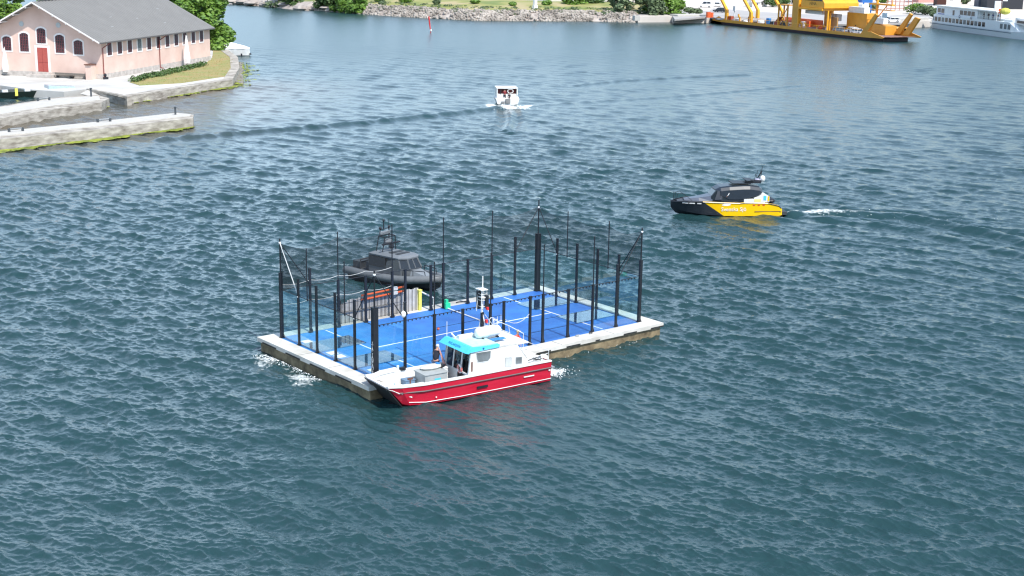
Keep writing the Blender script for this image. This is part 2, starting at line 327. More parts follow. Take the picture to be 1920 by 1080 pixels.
# cage ---------------------------------------------------------------
CG=empty('court_cage',(10,5,.03),0,'black posts, glass walls and high nets enclosing the blue floating court','court enclosure')
DP=M('dark_blue_black_post',(.008,.010,.015),.5,.2)
def post(x,y,h,w=.075,d=.05,z0=.03):
    b=MB().mat(DP).box(x-w,x+w,y-d,y+d,z0,h); b.box(x-w-.05,x+w+.05,y-d-.05,y+d+.05,z0,z0+.025)
    b.box(x-w-.012,x+w+.012,y-d-.012,y+d+.012,h,h+.03)
    for zz in (.55,1.5,2.45):
        if zz<h: b.box(x-w-.03,x-w,y-.02,y+.02,zz,zz+.05)
    b.prismY([(x+w,z0+.02),(x+w+.12,z0+.02),(x+w,z0+.3)],y-.01,y+.01)
    return pw(b,'post',CG)
S4={0,2,18,20}
for v in (0,10):
    for u in (0,2,4,6,8,9,11,12,14,16,18,20):
        cor=u in (0,20); big=(u,v) in ((0,0),(20,10))
        p=post(u,v,4.0 if u in S4 else 3.0,.16 if big else .1 if cor else .075,.13 if big else .07 if cor else .05)
        if (u,v)==(0,0):
            wt=M('white_lettering',(.8,.8,.8),.5,.02)
            for i,ch in enumerate('ITALIANPADEL'):
                t=text_mesh('lettering',ch,.27,wt,p,frame((0,-1,0),(0,0,1),(-1,0,0),(0,0,0)),.003); 
                # upright stacked letters on the face towards the bow
                ex=Vector((.62,-.78,0)); t.data.transform(Matrix.Rotation(0,4,'Z'))
                t.location=(-.166-10,0.0-5,2.02-i*.158-.03)
for u in (0,20):
    for v in (2,4,6,8): post(u,v,4.0,.05,.075)
def top(x,y,z0,z1,r=.035): return pw(MB().mat(DP).tube((x,y,z0),(x,y,z1),r,n=8).ball((x,y,z1),r*1.2),'top_pole',CG)
for u,v in ((0,0),(0,10),(20,0),(20,10)): top(u,v,4.0,6.05+(.25 if (u,v)==(20,10) else 0),.045)
for v in (0,10):
    for u in (4,8,12,16): top(u,v,3.0,6.0)
for u in (0,20):
    for v in (3,7): top(u,v,2.9,6.0)
# braces from the corner heads down to the neighbouring posts at 3 m
WIRE=M('wire_grey',(.05,.055,.06),.5)
for (u,v) in ((0,0),(0,10),(20,0),(20,10)):
    uu=2 if u==0 else 18; vv=2 if v==0 else 8; h=5.85
    wht=(u,v)==(0,10)
    m1=M('white_strap',(.6,.62,.62),.6) if wht else DP
    pw(MB().mat(m1).tube((u,v,h),(u,vv,3.0),.032 if wht else .028,n=6),'brace',CG)
    pw(MB().mat(DP).tube((u,v,h),(uu,v,3.0),.028,n=6),'brace',CG)
    pk=M('pale_knot',(.7,.7,.7),.6); pw(MB().mat(pk).ball((u,v,h-.02),.08),'clamp',CG); pw(MB().mat(pk).ball((u,vv,2.95),.07),'clamp',CG)
# rails with hooks along the 3 m line, and the sagging top cords
for v in (0,10):
    b=MB().mat(DP); b.tube((0,v,2.98),(9,v,2.98),.022,n=6); b.tube((11,v,2.98),(20,v,2.98),.022,n=6); b.tube((9,v,2.96),(11,v,2.96),.022,n=6)
    for k in range(72):
        u=.3+k*.27
        if v==0: b.box(u,u+.05,v-.02,v+.02,2.88,2.97)
    pw(b,'top_rail',CG)
for u in (0,20): pw(MB().mat(DP).tube((u,0,3.0),(u,10,3.0),.022,n=6),'top_rail',CG)
NET=netting('cage_mesh',.17); HN=netting('high_net',.34)
# welded mesh panels on the long sides with cross bars
for v in (0,10):
    for a,c in ((4,6),(6,8),(8,9),(11,12),(12,14),(14,16)):
        b=MB().mat(NET); b.face([(a,v,.1),(c,v,.1),(c,v,2.95),(a,v,2.95)])
        b.mat(DP)
        for z in (.75,1.45,2.2): b.tube((a,v,z),(c,v,z),.012,n=5,cap=False)
        pw(b,'mesh_panel',CG)
GL=glass('panel_glass',(.92,.985,.985),.07)
for u in (0,20):
    for k in range(5):
        b=MB().mat(GL).box(u-.006,u+.006,2*k+.06,2*k+1.94,.06,2.98); g_=pw(b,'glass_panel',CG)
for v in (0,10):
    for a in (0,2,16,18):
        b=MB().mat(GL).box(a+.08,a+1.92,v-.006,v+.006,.06,2.98 if a in (0,18) else 2.0); pw(b,'glass_panel',CG)
# high nets: on both ends, and turning the corners
def net(p0,p1,zb,zt,sag,segs=12,name='high_net',m=HN):
    b=MB().mat(m); pts=[]
    for i in range(segs+1):
        t=i/segs; x=p0[0]+(p1[0]-p0[0])*t; y=p0[1]+(p1[1]-p0[1])*t; s=sag*4*t*(1-t); pts.append(((x,y,zb+.02*math.sin(9*t)),(x,y,zt[0]+(zt[1]-zt[0])*t-s)))
    for i in range(segs): b.face([pts[i][0],pts[i+1][0],pts[i+1][1],pts[i][1]])
    b.mat(DP)
    for i in range(segs): b.tube(pts[i][1],pts[i+1][1],.008,n=4,cap=False)
    return pw(b,name,CG)
net((20,10),(20,7),3.0,(5.9,5.7),.25); net((20,7),(20,3),3.0,(5.7,5.7),.25); net((20,3),(20,0),3.0,(5.7,5.9),.35)
net((0,10),(0,7),3.0,(5.85,5.6),.9); net((0,9.95),(.0,8.6),3.2,(5.7,3.6),-.1,m=netting('bunched_net',.42)); net((20,.05),(20,1.3),3.1,(5.7,3.9),-.1,m=netting('bunched_net',.42)); net((0,7),(0,3),3.0,(4.2,4.0),.3)
net((0,10),(4,10),3.0,(5.8,5.7),.5); net((4,10),(8,10),3.0,(5.7,5.7),.3); net((8,10),(12,10),3.0,(5.7,5.7),.3,m=netting('thin_net',.23)); net((12,10),(16,10),3.0,(5.7,5.7),.3,m=netting('thin_net',.23)); net((16,10),(20,10),3.0,(5.7,5.9),.3)
b=MB().mat(M('pale_cord',(.5,.5,.48),.7))
for v,z in ((10,3.3),(10,2.1)): 
    for a in range(0,8,2): b.path([(a+t*.5,v,z-.12*4*(t/4)*(1-t/4)) for t in range(5)],.014,4)
for a,c in ((9,11),): b.path([(a+(c-a)*t/8,0,2.0-.45*4*(t/8)*(1-t/8)) for t in range(9)],.018,5)
pw(b,'cord',CG)
# things lying on the court -------------------------------------------
sg=bpy.data.materials.new('sheet_glass'); sg.use_nodes=True; nn=sg.node_tree; pb=nn.nodes['Principled BSDF']; 
gm=glass('flat_sheet_glass',(.85,.98,1.),.34)
for i,(ua,ub,va,lab) in enumerate(((16.55,19.85,6.03,'clear glass sheet lying on the court at the far end, beside the far corner'),(16.55,19.85,2.0,'clear glass sheet lying on the court at the far end, nearer the long near side'),
        (.15,3.45,6.05,'clear glass sheet lying on the court at the left end, towards the plank screen'),(.15,3.45,2.1,'clear glass sheet lying on the court at the left end, beside the lettered post'))):
    o=MB().mat(gm).box(ua,ub,va,va+2.0,.045,.057).build('glass_sheet'); tag(o,lab,'glass sheet','glass sheets laid on the court')
    for sx_ in (ua+.2,ub-.25):
        for sy_ in (va+.1,va+1.8): MB().mat(WHITE).box(sx_,sx_+.06,sy_,sy_+.06,.009,.044).build('spacer_block',o)
for (x,y,lab) in ((.45,8.35,'white square pad on the court between the first posts of the left end'),(.4,5.45,'white square pad on the court, second along the left end wall'),(.4,4.65,'white square pad on the court just right of a left end post'),(.45,1.25,'white square pad beside the lettered corner post')):
    o=MB().mat(WHITE).box(x,x+.55,y-.28,y+.28,.012,.05).build('floor_pad',bevel=.01); tag(o,lab,'pad','white pads along the left end')
b=MB().mat(WHITE); b.tube((12.1,9.7,.06),(11.95,5.2,.06),.045,n=8); o=b.build('line_pole'); tag(o,'long white pole lying across the court with a green head','pole')
b=MB().mat(GRN); b.prism([(11.9,9.6),(12.3,9.6),(12.25,9.95),(12.05,10.05)],.03,.4).box(12.0,12.2,9.7,9.9,.4,.62); b.build('squeegee_head',o)
o=MB().mat(ORNG).ball((8.6,5.9,.09),.09).build('ball',smooth=True); tag(o,'small orange ball on the open blue court','ball')
for i,(x,y) in enumerate(((13.1,5.35),(12.65,5.15))):
    o=MB().mat(WHITE).tube((x,y,.01),(x,y,.4),.02).box(x-.09,x+.09,y-.09,y+.09,.009,.03).build('marker_stick'); tag(o,('white upright stick by the centre line, the right one of two','white upright stick by the centre line, the left one of two')[i],'marker')
b=MB().mat(BLK)
for k in range(9): t=k*.7; b.tube((13.4+.1*k,10.45+.08*math.sin(t),.06),(13.5+.1*k,10.45+.08*math.sin(t+.7),.07),.035,n=5)
o=b.build('coiled_hose'); tag(o,'black hose coiled on the far edge of the white raft','hose')
for (x,y,lab) in ((14.5,-.35,'small white cleat with rope on the near raft edge'),(9.85,-.9,'rope cleat on the raft edge behind the red boat stern'),(15.6,-.35,'dark mooring ring on the near raft edge')):
    o=MB().mat(STEEL if 'white' in lab else BLK).box(x-.15,x+.15,y-.03,y+.03,.11,.16).tube((x-.08,y,.03),(x-.08,y,.12),.025).tube((x+.08,y,.03),(x+.08,y,.12),.025).build('cleat'); tag(o,lab,'cleat')
# grey plank screen beyond the far fence
PK=bpy.data.materials.new('weathered_planks'); PK.use_nodes=True; n=PK.node_tree; bs=n.nodes['Principled BSDF']; bs.inputs['Roughness'].default_value=.8
g2=n.nodes.new('ShaderNodeNewGeometry'); wv=n.nodes.new('ShaderNodeTexWave'); wv.inputs['Scale'].default_value=1.05; wv.inputs['Distortion'].default_value=.4; n.links.new(g2.outputs['Position'],wv.inputs['Vector'])
no=n.nodes.new('ShaderNodeTexNoise'); no.inputs['Scale'].default_value=2.5; n.links.new(g2.outputs['Position'],no.inputs['Vector'])
r1=n.nodes.new('ShaderNodeValToRGB'); r1.color_ramp.elements[0].color=(.28,.265,.25,1); r1.color_ramp.elements[0].position=.1; r1.color_ramp.elements[1].color=(.60,.575,.54,1); r1.color_ramp.elements[1].position=.5
n.links.new(wv.outputs['Fac'],r1.inputs[0]); mi=n.nodes.new('ShaderNodeMix'); mi.data_type='RGBA'; mi.blend_type='MULTIPLY'; mi.inputs['Factor'].default_value=.5
n.links.new(r1.outputs[0],mi.inputs['A']); n.links.new(no.outputs['Fac'],mi.inputs['B']); n.links.new(mi.outputs['Result'],bs.inputs['Base Color'])
SC=empty('plank_screen',(7.4,10.5,.03),0,'weathered grey plank screen standing on the far side of the raft','screen')
b=MB().mat(PK)
for k in range(36):
    u=4.45+k*.1645; h=1.42+.1*math.sin(k*1.7)*.3+(.08 if k>2 else -.05*(3-k)); b.box(u,u+.15,10.48,10.52+.006*(k%3),.03,h)
b.mat(M('plank_rail',(.2,.19,.18),.8)).box(4.4,10.4,10.525,10.6,.35,.45).box(4.4,10.4,10.53,10.6,1.05,1.15).box(4.4,8.2,10.40,10.475,.72,.78)
pw(b,'planks',SC)
for u in (4.5,6.5,8.5,10.3): pw(MB().mat(DKG).box(u,u+.08,10.6,10.7,.03,1.5).box(u,u+.08,10.6,10.9,.03,.1),'prop',SC)
for (z,lab) in ((1.78,'orange boat pole strapped level across the plank screen, the upper one'),(1.5,'orange boat pole strapped across the plank screen, the lower one')):
    o=MB().mat(ORNG).tube((5.9,10.32,z-.1),(9.15,10.32,z+.02),.065,n=8).mat(WHITE).box(8.2,8.6,10.24,10.4,z-.1,z+.1).build('boat_pole'); tag(o,lab,'pole','orange poles on the screen')
o=MB().mat(YPL).box(10.3,10.5,10.3,10.5,.03,1.35).box(10.27,10.53,10.27,10.53,1.35,1.4).build('yellow_post'); tag(o,'yellow post at the right end of the plank screen','post')
o=MB().mat(WHITE).tube((10.5,10.4,1.25),(11.6,10.5,.65),.05).tube((11.6,10.5,.03),(11.6,10.5,.65),.05).build('gangway_rail'); tag(o,'short white sloping handrail beside the yellow post','handrail')
# white floodlight head on near top rail
o=MB().mat(WHITE).ball((1.9,.0,3.35),.16,.1,.2).build('white_bag'); tag(o,'white bag hanging from the brace beside the second near post','bag')
# ================================================================== PEOPLE
def person(name,loc,rz,label,jacket,trousers,hair,lean=0.,arms=((.28,.25,.95),(.3,-.2,.9)),group=None,cap=False,legs=True,scale=1.0):
    """standing figure, z=0 at the feet, facing +x; one skinned body, clothing and hair as children"""
    root=empty(name,loc,rz,label,'person',group); root.scale=(scale,)*3
    L=lean
    P={'pel':(0,0,.93),'wai':(.03+L*.2,0,1.08),'che':(.03+L*.6,0,1.32),'nec':(.04+L*.85,0,1.48),'hea':(.07+L,0,1.56),'hdt':(.08+L*1.05,0,1.70)}
    V=[];E=[];Rr=[]
    def v(p,r): V.append(p); Rr.append(r); return len(V)-1
    pel=v(P['pel'],.145); wai=v(P['wai'],.13); che=v(P['che'],.155); nec=v(P['nec'],.06); h1=v(P['hea'],.085); h2=v(P['hdt'],.075)
    E+=[(pel,wai),(wai,che),(che,nec),(nec,h1),(h1,h2)]
    armv=[]
    for s,(ax,ay,az) in zip((1,-1),arms):
        sh=v((P['che'][0],s*.17,1.42),.06); hand=Vector((P['che'][0]+ax,s*.2+ay*.4,az)); shp=Vector(V[sh]); mid=(shp+hand)/2+Vector((-.05,s*.06,-.04))
        el=v(tuple(mid),.045); wr=v(tuple(hand),.03); pm=v(tuple(hand+(hand-mid).normalized()*.07),.035)
        E+=[(che,sh),(sh,el),(el,wr),(wr,pm)]; armv.append((hand,(hand-mid).normalized(),s))
    for s in (1,-1):
        hp=v((0,s*.09,.88),.095); kn=v((.04,s*.11,.49),.062); an=v((0,s*.12,.09),.042); to=v((.14,s*.13,.04),.04); E+=[(pel,hp),(hp,kn),(kn,an),(an,to)]
    def skin(vs,es,rs,nm,m,par,sub=1):
        me=bpy.data.meshes.new(nm); me.from_pydata(vs,es,[]); o=bpy.data.objects.new(nm,me); COL.objects.link(o)
        mo=o.modifiers.new('s','SKIN'); 
        for i,r_ in enumerate(rs): me.skin_vertices[0].data[i].radius=(r_,r_*.92)
        me.skin_vertices[0].data[0].use_root=True
        ss=o.modifiers.new('u','SUBSURF'); ss.levels=sub; ss.render_levels=sub
        bpy.context.view_layer.update(); dm=bpy.data.meshes.new_from_object(o.evaluated_get(bpy.context.evaluated_depsgraph_get()))
        bpy.data.objects.remove(o); bpy.data.meshes.remove(me); dm.materials.clear(); dm.materials.append(m); dm.polygons.foreach_set('use_smooth',[True]*len(dm.polygons))
        r=bpy.data.objects.new(nm,dm); COL.objects.link(r); r.parent=par; return r
    import bmesh
    body=skin(V,E,Rr,'body',SKIN,root)
    bm=bmesh.new(); bm.from_mesh(body.data)
    ex=MB(); hx,hz=P['hdt'][0],1.66
    ex.ball((hx+.085,0,hz-.03),.02,.016,.028,6,4)                       # nose
    for s in (1,-1): ex.ball((hx,s*.078,hz-.02),.02,.012,.032,6,4); ex.ball((hx+.068,s*.03,hz),.012,.014,.01,6,4)
    ex.ball((hx+.07,0,hz-.075),.012,.026,.008,6,4)                      # mouth
    for hand,d,s in armv:                                               # five curled fingers
        side=d.cross(Vector((0,0,1))).normalized(); up=side.cross(d)
        for k,ln in enumerate((.055,.065,.07,.06)):
            a=hand+d*.1+side*(-.028+.019*k); c=a+d*ln*.6-up*.012; e_=c+d*ln*.35-up*.03; ex.tube(a,c,.0095,.0085,5); ex.tube(c,e_,.0085,.006,5)
        a=hand+d*.04-side*s*.03; ex.tube(a,a+d*.04-side*s*.03-up*.01,.011,.008,5)
    t=bpy.data.meshes.new('x'); t.from_pydata(ex.v,[],ex.f); bm.from_mesh(t); bm.to_mesh(body.data); bm.free(); bpy.data.meshes.remove(t)
    # jacket: torso and sleeves, trousers, shoes
    jv=[P['pel'],P['wai'],P['che'],(P['nec'][0],0,1.45)]; je=[(0,1),(1,2),(2,3)]; jr=[.165,.155,.178,.085]
    for s,(hand,d,_s) in zip((1,-1),armv):
        i=len(jv); shp=Vector((P['che'][0],s*.17,1.42)); mid=(shp+hand)/2+Vector((-.05,s*.06,-.04)); jv+=[tuple(shp),tuple(mid),tuple(hand-d*.03)]; jr+=[.078,.06,.045]; je+=[(2,i),(i,i+1),(i+1,i+2)]
    skin(jv,je,jr,'jacket',jacket,root)
    tv=[(0,0,.93)]; te=[]; tr=[.155]
    for s in (1,-1):
        i=len(tv); tv+=[(0,s*.09,.86),(.04,s*.11,.49),(0,s*.12,.12)]; tr+=[.108,.08,.062]; te+=[(0,i),(i,i+1),(i+1,i+2)]
    skin(tv,te,tr,'trousers',trousers,root)
    b=MB().mat(BLK)
    for s in (1,-1): b.loft([[(x_,s*.13+yy,zz) for yy,zz in ((-w_,0),(w_,0),(w_,h_),(-w_,h_))] for x_,w_,h_ in ((-.08,.035,.08),(0,.045,.1),(.12,.048,.06),(.2,.035,.035))])
    b.build('shoes',root,bevel=.01)
    b=MB().mat(hair); b.ball((hx-.012,0,hz+.03),.098,.092,.085,10,6)
    if cap: b.box(hx+.05,hx+.17,-.06,.06,hz+.03,hz+.045)
    b.build('cap' if cap else 'hair',root,smooth=True)
    return root
NAVY=M('navy_cloth',(.012,.016,.03),.8); HAIRW=M('white_hair',(.62,.6,.56),.8); JEAN=M('blue_jean',(.03,.05,.1),.8)
# ================================================================== RED WORK BOAT
hd=(-1,.084); RZ=math.atan2(hd[1],hd[0])
RB=empty('work_boat',(9.2,-2.75,WZ),RZ,'red and white landing craft with cyan wheelhouse visor pushing the raft','work boat')
def hullsecs(data):
    """x, half beam top, z top, half beam chine, z chine, z keel"""
    out=[]
    for x,bt,zt,bc,zc,zk,xo in data: out.append([(x+xo,bt,zt),(x,bc,zc),(x,bc*.55,zk),(x,-bc*.55,zk),(x,-bc,zc),(x+xo,-bt,zt)])
    return out
b=MB().mat(REDP)
HS=[(0,1.5,1.14,1.42,.0,-.35,0),(3,1.52,1.12,1.44,.0,-.4,0),(6,1.52,1.10,1.44,.0,-.4,0),(8.2,1.5,1.10,1.40,.02,-.35,.1),(9.1,1.42,1.14,1.25,.08,-.2,.55),(9.45,1.25,1.22,1.1,.16,-.02,.95)]
b.loft(hullsecs(HS),cap=False,closed=False); b.face([tuple(p) for p in hullsecs(HS)[0]][::-1]); b.face([tuple(p) for p in hullsecs(HS)[-1]]); hull=b.build('hull',RB)
# bow face and tray lip
b=MB().mat(M('bow_black',(.03,.028,.03),.6)); b.loft([[(9.44,-1.16,.0),(9.44,1.16,.0),(9.5,1.14,.0),(9.5,-1.14,.0)],[(10.4,-1.28,1.17),(10.4,1.28,1.17),(10.47,1.26,1.17),(10.47,-1.26,1.17)]])
b.build('bow_ramp',RB)
b=MB().mat(M('rub_dark',(.12,.1,.1),.5)); 
for s in (1,-1):
    MB().mat(M('rub_dark',(.12,.1,.1),.5)).path([(0,s*1.53,.80),(3,s*1.54,.79),(6,s*1.54,.79),(8.3,s*1.52,.8),(9.75,s*1.3,.86)],.04,6).build('rubbing_strake',RB)
    MB().mat(WHITE).path([(.0,s*1.47,.14),(3,s*1.49,.12),(6,s*1.49,.12),(8.2,s*1.45,.15),(9.15,s*1.28,.25)],.022,4).build('boot_stripe',RB)
    MB().mat(WHITE).path([(9.75,s*1.33,.84),(10.2,s*1.3,1.1)],.02,4).build('corner_stripe',RB)
for k,x_ in enumerate((1.6,4.9)):
    t_=MB().mat(BLK).tube((x_,-1.66,.35),(x_,-1.66,1.0),.13,n=10).build('fender',RB)
sm=M('salt_scuff',(.42,.12,.12),.6,.2,6)
for k in range(9):
    x_=1.0+k*.95; MB().mat(sm).add([(x_,1.50+.005,.2),(x_+.5,1.50+.005,.22),(x_+.55,1.505,.25),(x_+.05,1.505,.24)],[(3,2,1,0)]) if 0 else None
b=MB().mat(WHITE)
b.box(9.2-9.2+1.2,1.9,1.512,1.53,.5,.56)
b.mat(BLK).box(4.3,5.0,1.5,1.545,.38,.5); b.mat(WHITE).box(.08,.2,1.5,1.525,.62,.7); b.tube((7.6,1.5,.35),(7.6,1.53,.35),.04)
b.build('hull_mark',RB)
# gunwale / bulwarks
b=MB().mat(WHITE)
def strip(pts,w,h):   # wall following pts (x,y,ztop), inwards thickness w, height h
    for (a,c) in zip(pts[:-1],pts[1:]):
        s=1 if a[1]>0 else -1
        h=.62 if c[0]<9.4 else .22
        b.add([(a[0],a[1],a[2]-h),(c[0],c[1],c[2]-h),(c[0],c[1]-s*w,c[2]-h),(a[0],a[1]-s*w,a[2]-h),(a[0],a[1],a[2]),(c[0],c[1],c[2]),(c[0],c[1]-s*w,c[2]),(a[0],a[1]-s*w,a[2])],[(0,1,5,4),(1,2,6,5),(2,3,7,6),(3,0,4,7),(4,5,6,7),(3,2,1,0)])
strip([(0,1.405,1.2),(5.6,1.405,1.19),(8.3,1.37,1.2),(9.5,1.22,1.26),(10.4,1.16,1.3)],.1,.62)
strip([(0,-1.405,1.2),(8.2,-1.37,1.2),(8.5,-1.36,1.42),(9.5,-1.25,1.42),(10.4,-1.16,1.24)],.1,.62)
for s in (1,-1): b.add([(8.3,s*1.31,.5),(10.25,s*1.15,1.08),(10.36,s*1.17,1.27),(8.3,s*1.33,1.27),(8.3,s*1.33,.5),(10.25,s*1.17,1.08),(10.36,s*1.19,1.27),(8.3,s*1.35,1.27)],[(0,1,2,3),(7,6,5,4),(0,3,7,4),(3,2,6,7)])
for s in (1,-1):
    cp=[(0,s*1.46,1.17),(3,s*1.475,1.155),(6,s*1.475,1.14),(8.3,s*1.455,1.14),(9.65,s*1.36,1.2),(10.42,s*1.22,1.26)]
    b.loft([[(x,y-.085,z-.02),(x,y+.085,z-.02),(x,y+.085,z+.05),(x,y-.085,z+.05)] for x,y,z in cp])
b.build('gunwale',RB)
b=MB().mat(M('deck_offwhite',(.55,.56,.55),.7,.12,4)); b.box(.1,9.3,-1.3,1.3,.5,.56).box(.04,1.44,-1.38,1.38,.5,1.1); b.mat(WHITE); b.loft([[(9.0,-1.36,.57),(9.0,1.36,.57),(9.0,1.36,.5),(9.0,-1.36,.5)],[(10.38,-1.24,1.2),(10.38,1.24,1.2),(10.4,1.24,1.15),(10.4,-1.24,1.15)]])
b.mat(M('tread_grey',(.25,.26,.26),.7)); b.loft([[(9.1,.5,.63),(9.1,1.2,.63),(9.1,1.2,.6),(9.1,.5,.6)],[(9.95,.5,1.03),(9.95,1.15,1.03),(9.95,1.15,1.0),(9.95,.5,1.0)]])
b.build('deck',RB)
# wheelhouse
b=MB().mat(WHITE)
side=[(5.45,.56),(5.45,1.25),(5.3,2.5),(2.3,2.5),(1.55,1.55),(1.45,.56)]
for s,y0_,y1_ in ((1,1.28,1.36),(-1,-1.2,-1.12)):
    b.prismY(side,y0_,y1_)
b.box(1.5,5.35,-1.2,1.36,2.42,2.5); b.box(1.5,1.58,-1.12,1.28,.56,1.55)
b.add([(2.3,-1.2,2.5),(2.3,1.36,2.5),(1.55,1.36,1.55),(1.55,-1.2,1.55),(2.3,-1.2,2.44),(2.3,1.36,2.44),(1.62,1.36,1.5),(1.62,-1.2,1.5)],[(0,1,2,3),(7,6,5,4),(0,3,7,4),(1,5,6,2)])
# front wall pieces with window openings between
b.box(5.36,5.44,-1.12,1.28,.56,1.2)
for y in (-1.12,-.4,.42,1.2): b.add([(5.44,y,1.2),(5.44,y+.09,1.2),(5.28,y+.09,2.45),(5.28,y,2.45),(5.36,y,1.2),(5.36,y+.09,1.2),(5.2,y+.09,2.45),(5.2,y,2.45)],[(0,1,2,3),(7,6,5,4),(1,5,6,2),(4,0,3,7)])
wh=b.build('wheelhouse',RB,bevel=.015)
b=MB().mat(CYAN); b.loft([[(5.72,-1.32,2.46),(5.72,1.46,2.46),(5.5,1.46,2.4),(5.5,-1.32,2.4)],[(5.35,-1.25,2.74),(5.35,1.4,2.74),(5.2,1.4,2.74),(5.2,-1.25,2.74)]])
b.add([(5.72,1.46,2.46),(3.5,1.42,2.5),(3.5,1.36,2.62),(5.35,1.4,2.74),(5.5,1.36,2.42),(3.5,1.3,2.5),(3.5,1.25,2.6),(5.3,1.3,2.72)],[(0,1,2,3),(7,6,5,4),(0,4,5,1),(3,2,6,7)])
b.box(3.4,5.35,-1.24,1.3,2.505,2.62)
b.mat(M('roof_deck_pale',(.42,.62,.66),.6)).box(3.5,5.2,-1.1,1.15,2.622,2.68)
vis=b.build('roof_visor',wh)
n_=Vector((.28,0,.37)); ez=Vector((.6,0,.8)); 
text_mesh('visor_lettering','MÄLARSJÖN',.2,M('letter_blue',(.02,.15,.3),.5),vis,frame((0,1,0),(-.797,0,.603),(.603,0,.797),(5.55,.05,2.61)),.004,1.15)
def win(name,poly,y,par,m=DWIN,fr=None):
    w=MB().mat(m).prismY(poly,y,y+.012).build(name,par)
    if fr:
        c=(sum(p[0] for p in poly)/len(poly),sum(p[1] for p in poly)/len(poly)); f=MB().mat(fr)
        for p,q_ in zip(poly,poly[1:]+poly[:1]): f.tube((p[0],y+.01,p[1]),(q_[0],y+.01,q_[1]),.018,n=5)
        f.build('frame',w)
    return w
GRW=M('grey_tinted_glass',(.16,.18,.19),.12,.3,2)
win('window',[(5.0,2.38),(4.03,2.36),(4.05,1.95),(4.2,1.78),(4.85,1.80),(4.93,1.95)],1.362,wh,GRW,OFFW)
win('window',[(3.06,1.80),(2.66,1.76),(2.66,1.24),(3.06,1.28)],1.362,wh,M('pale_blind',(.5,.52,.52),.5),GREY)
win('window',[(2.36,1.72),(1.95,1.68),(1.95,1.28),(2.36,1.32)],1.362,wh,GRW,GREY)
win('vent_slot',[(5.30,1.9),(5.2,1.9),(5.2,1.35),(5.30,1.35)],1.362,wh,BROWNR)
for ya,yb,m_ in ((-1.02,-.41,M('blue_tinted_glass',(.02,.035,.06),.1)),(-.3,.41,DWIN),(.52,1.19,DWIN)):
    b=MB().mat(m_); zb=1.22 if yb<.5 else 1.9; xx=lambda z:5.40-(z-1.2)*.128
    b.face([(xx(zb),ya,zb),(xx(zb),yb,zb),(xx(2.38),yb,2.38),(xx(2.38),ya,2.38)]); b.build('windscreen',wh)
b=MB().mat(M('open_doorway_dark',(.02,.02,.022),.8)).box(5.445,5.452,.2,1.15,.57,1.1); b.build('doorway',wh)
b=MB().mat(DKG).ball((5.0,-.1,1.45),.24,.2,.4); b.build('helm_seat',wh)
b=MB().mat(BLUP); 
for k in range(12): t=2*math.pi*k/12; b.tube((4.55,1.43,2.57),(4.55+.0,1.44,2.57),.06,n=8)
b.build('side_light',vis)
# capsule life raft on the roof
b=MB().mat(WHITE); b.loft([[(x_,-.1+r_*math.cos(t),2.98+r_*math.sin(t)) for t in [2*math.pi*k/14 for k in range(14)]] for x_,r_ in ((2.45,.1),(2.5,.22),(2.62,.3),(2.9,.32),(2.95,.335),(3.05,.335),(3.1,.32),(3.9,.31),(4.02,.25),(4.08,.1))])
lr=b.build('liferaft_canister',RB,smooth=True)
MB().mat(DKG).box(2.7,2.78,-.4,.2,2.62,2.72).box(3.7,3.78,-.4,.2,2.62,2.72).mat(BLUP).box(2.5,3.4,.25,.6,2.63,2.66).build('cradle',lr)
b=MB().mat(WHITE); b.box(3.9,4.9,-.75,-.5,2.68,2.86); b.tube((4.9,-.9,2.68),(5.15,-.9,2.95),.05); b.tube((5.3,-1.15,2.7),(5.3,-1.15,3.6),.018); b.build('roof_gear',RB,bevel=.01)
# mast
b=MB().mat(WHITE)
for dx,dy in ((-.2,-.3),(.25,-.3),(.0,.35)): b.tube((3.3+dx,-.45+dy,2.6),(3.42,-.45,4.1),.03,n=6)
b.tube((3.42,-.45,4.1),(3.42,-.45,6.1),.035,n=8); b.box(3.3,3.6,-.7,-.2,4.9,4.95); b.box(3.25,3.7,-.75,-.15,5.35,5.39); b.tube((3.42,-.45,4.1),(2.3,-.9,2.9),.018)
b.tube((3.3,-.62,5.1),(3.3,-.62,5.9),.03)
mast=b.build('mast',RB)
for bx in ((3.4,3.62,-.8,-.58,4.2,5.25),(3.2,3.38,-.34,-.12,4.3,5.05),(3.34,3.5,-.55,-.38,3.1,4.05)): MB().mat(BLK).box(*bx).build('lamp_cluster',mast,bevel=.03)
for dx,dy in ((-.16,-.16),(.16,-.16),(.16,.16),(-.16,.16)): MB().mat(WHITE).tube((3.42+dx*1.5,-.45+dy*1.5,4.1),(3.42+dx,-.45+dy,5.38),.02,n=5).build('lattice_leg',mast)
for z_ in (4.4,4.75,5.1): MB().mat(WHITE).path([(3.24,-.63,z_),(3.6,-.63,z_),(3.6,-.27,z_),(3.24,-.27,z_),(3.24,-.63,z_)],.015,4).build('lattice_ring',mast)
b=MB().mat(RED).box(3.28,3.4,-.15,0,4.25,4.4).box(3.3,3.42,-.2,-.05,3.5,3.68); b.mat(WHITE).ball((3.2,-.3,4.6),.1,.08,.22); b.build('signal_lamp',mast)
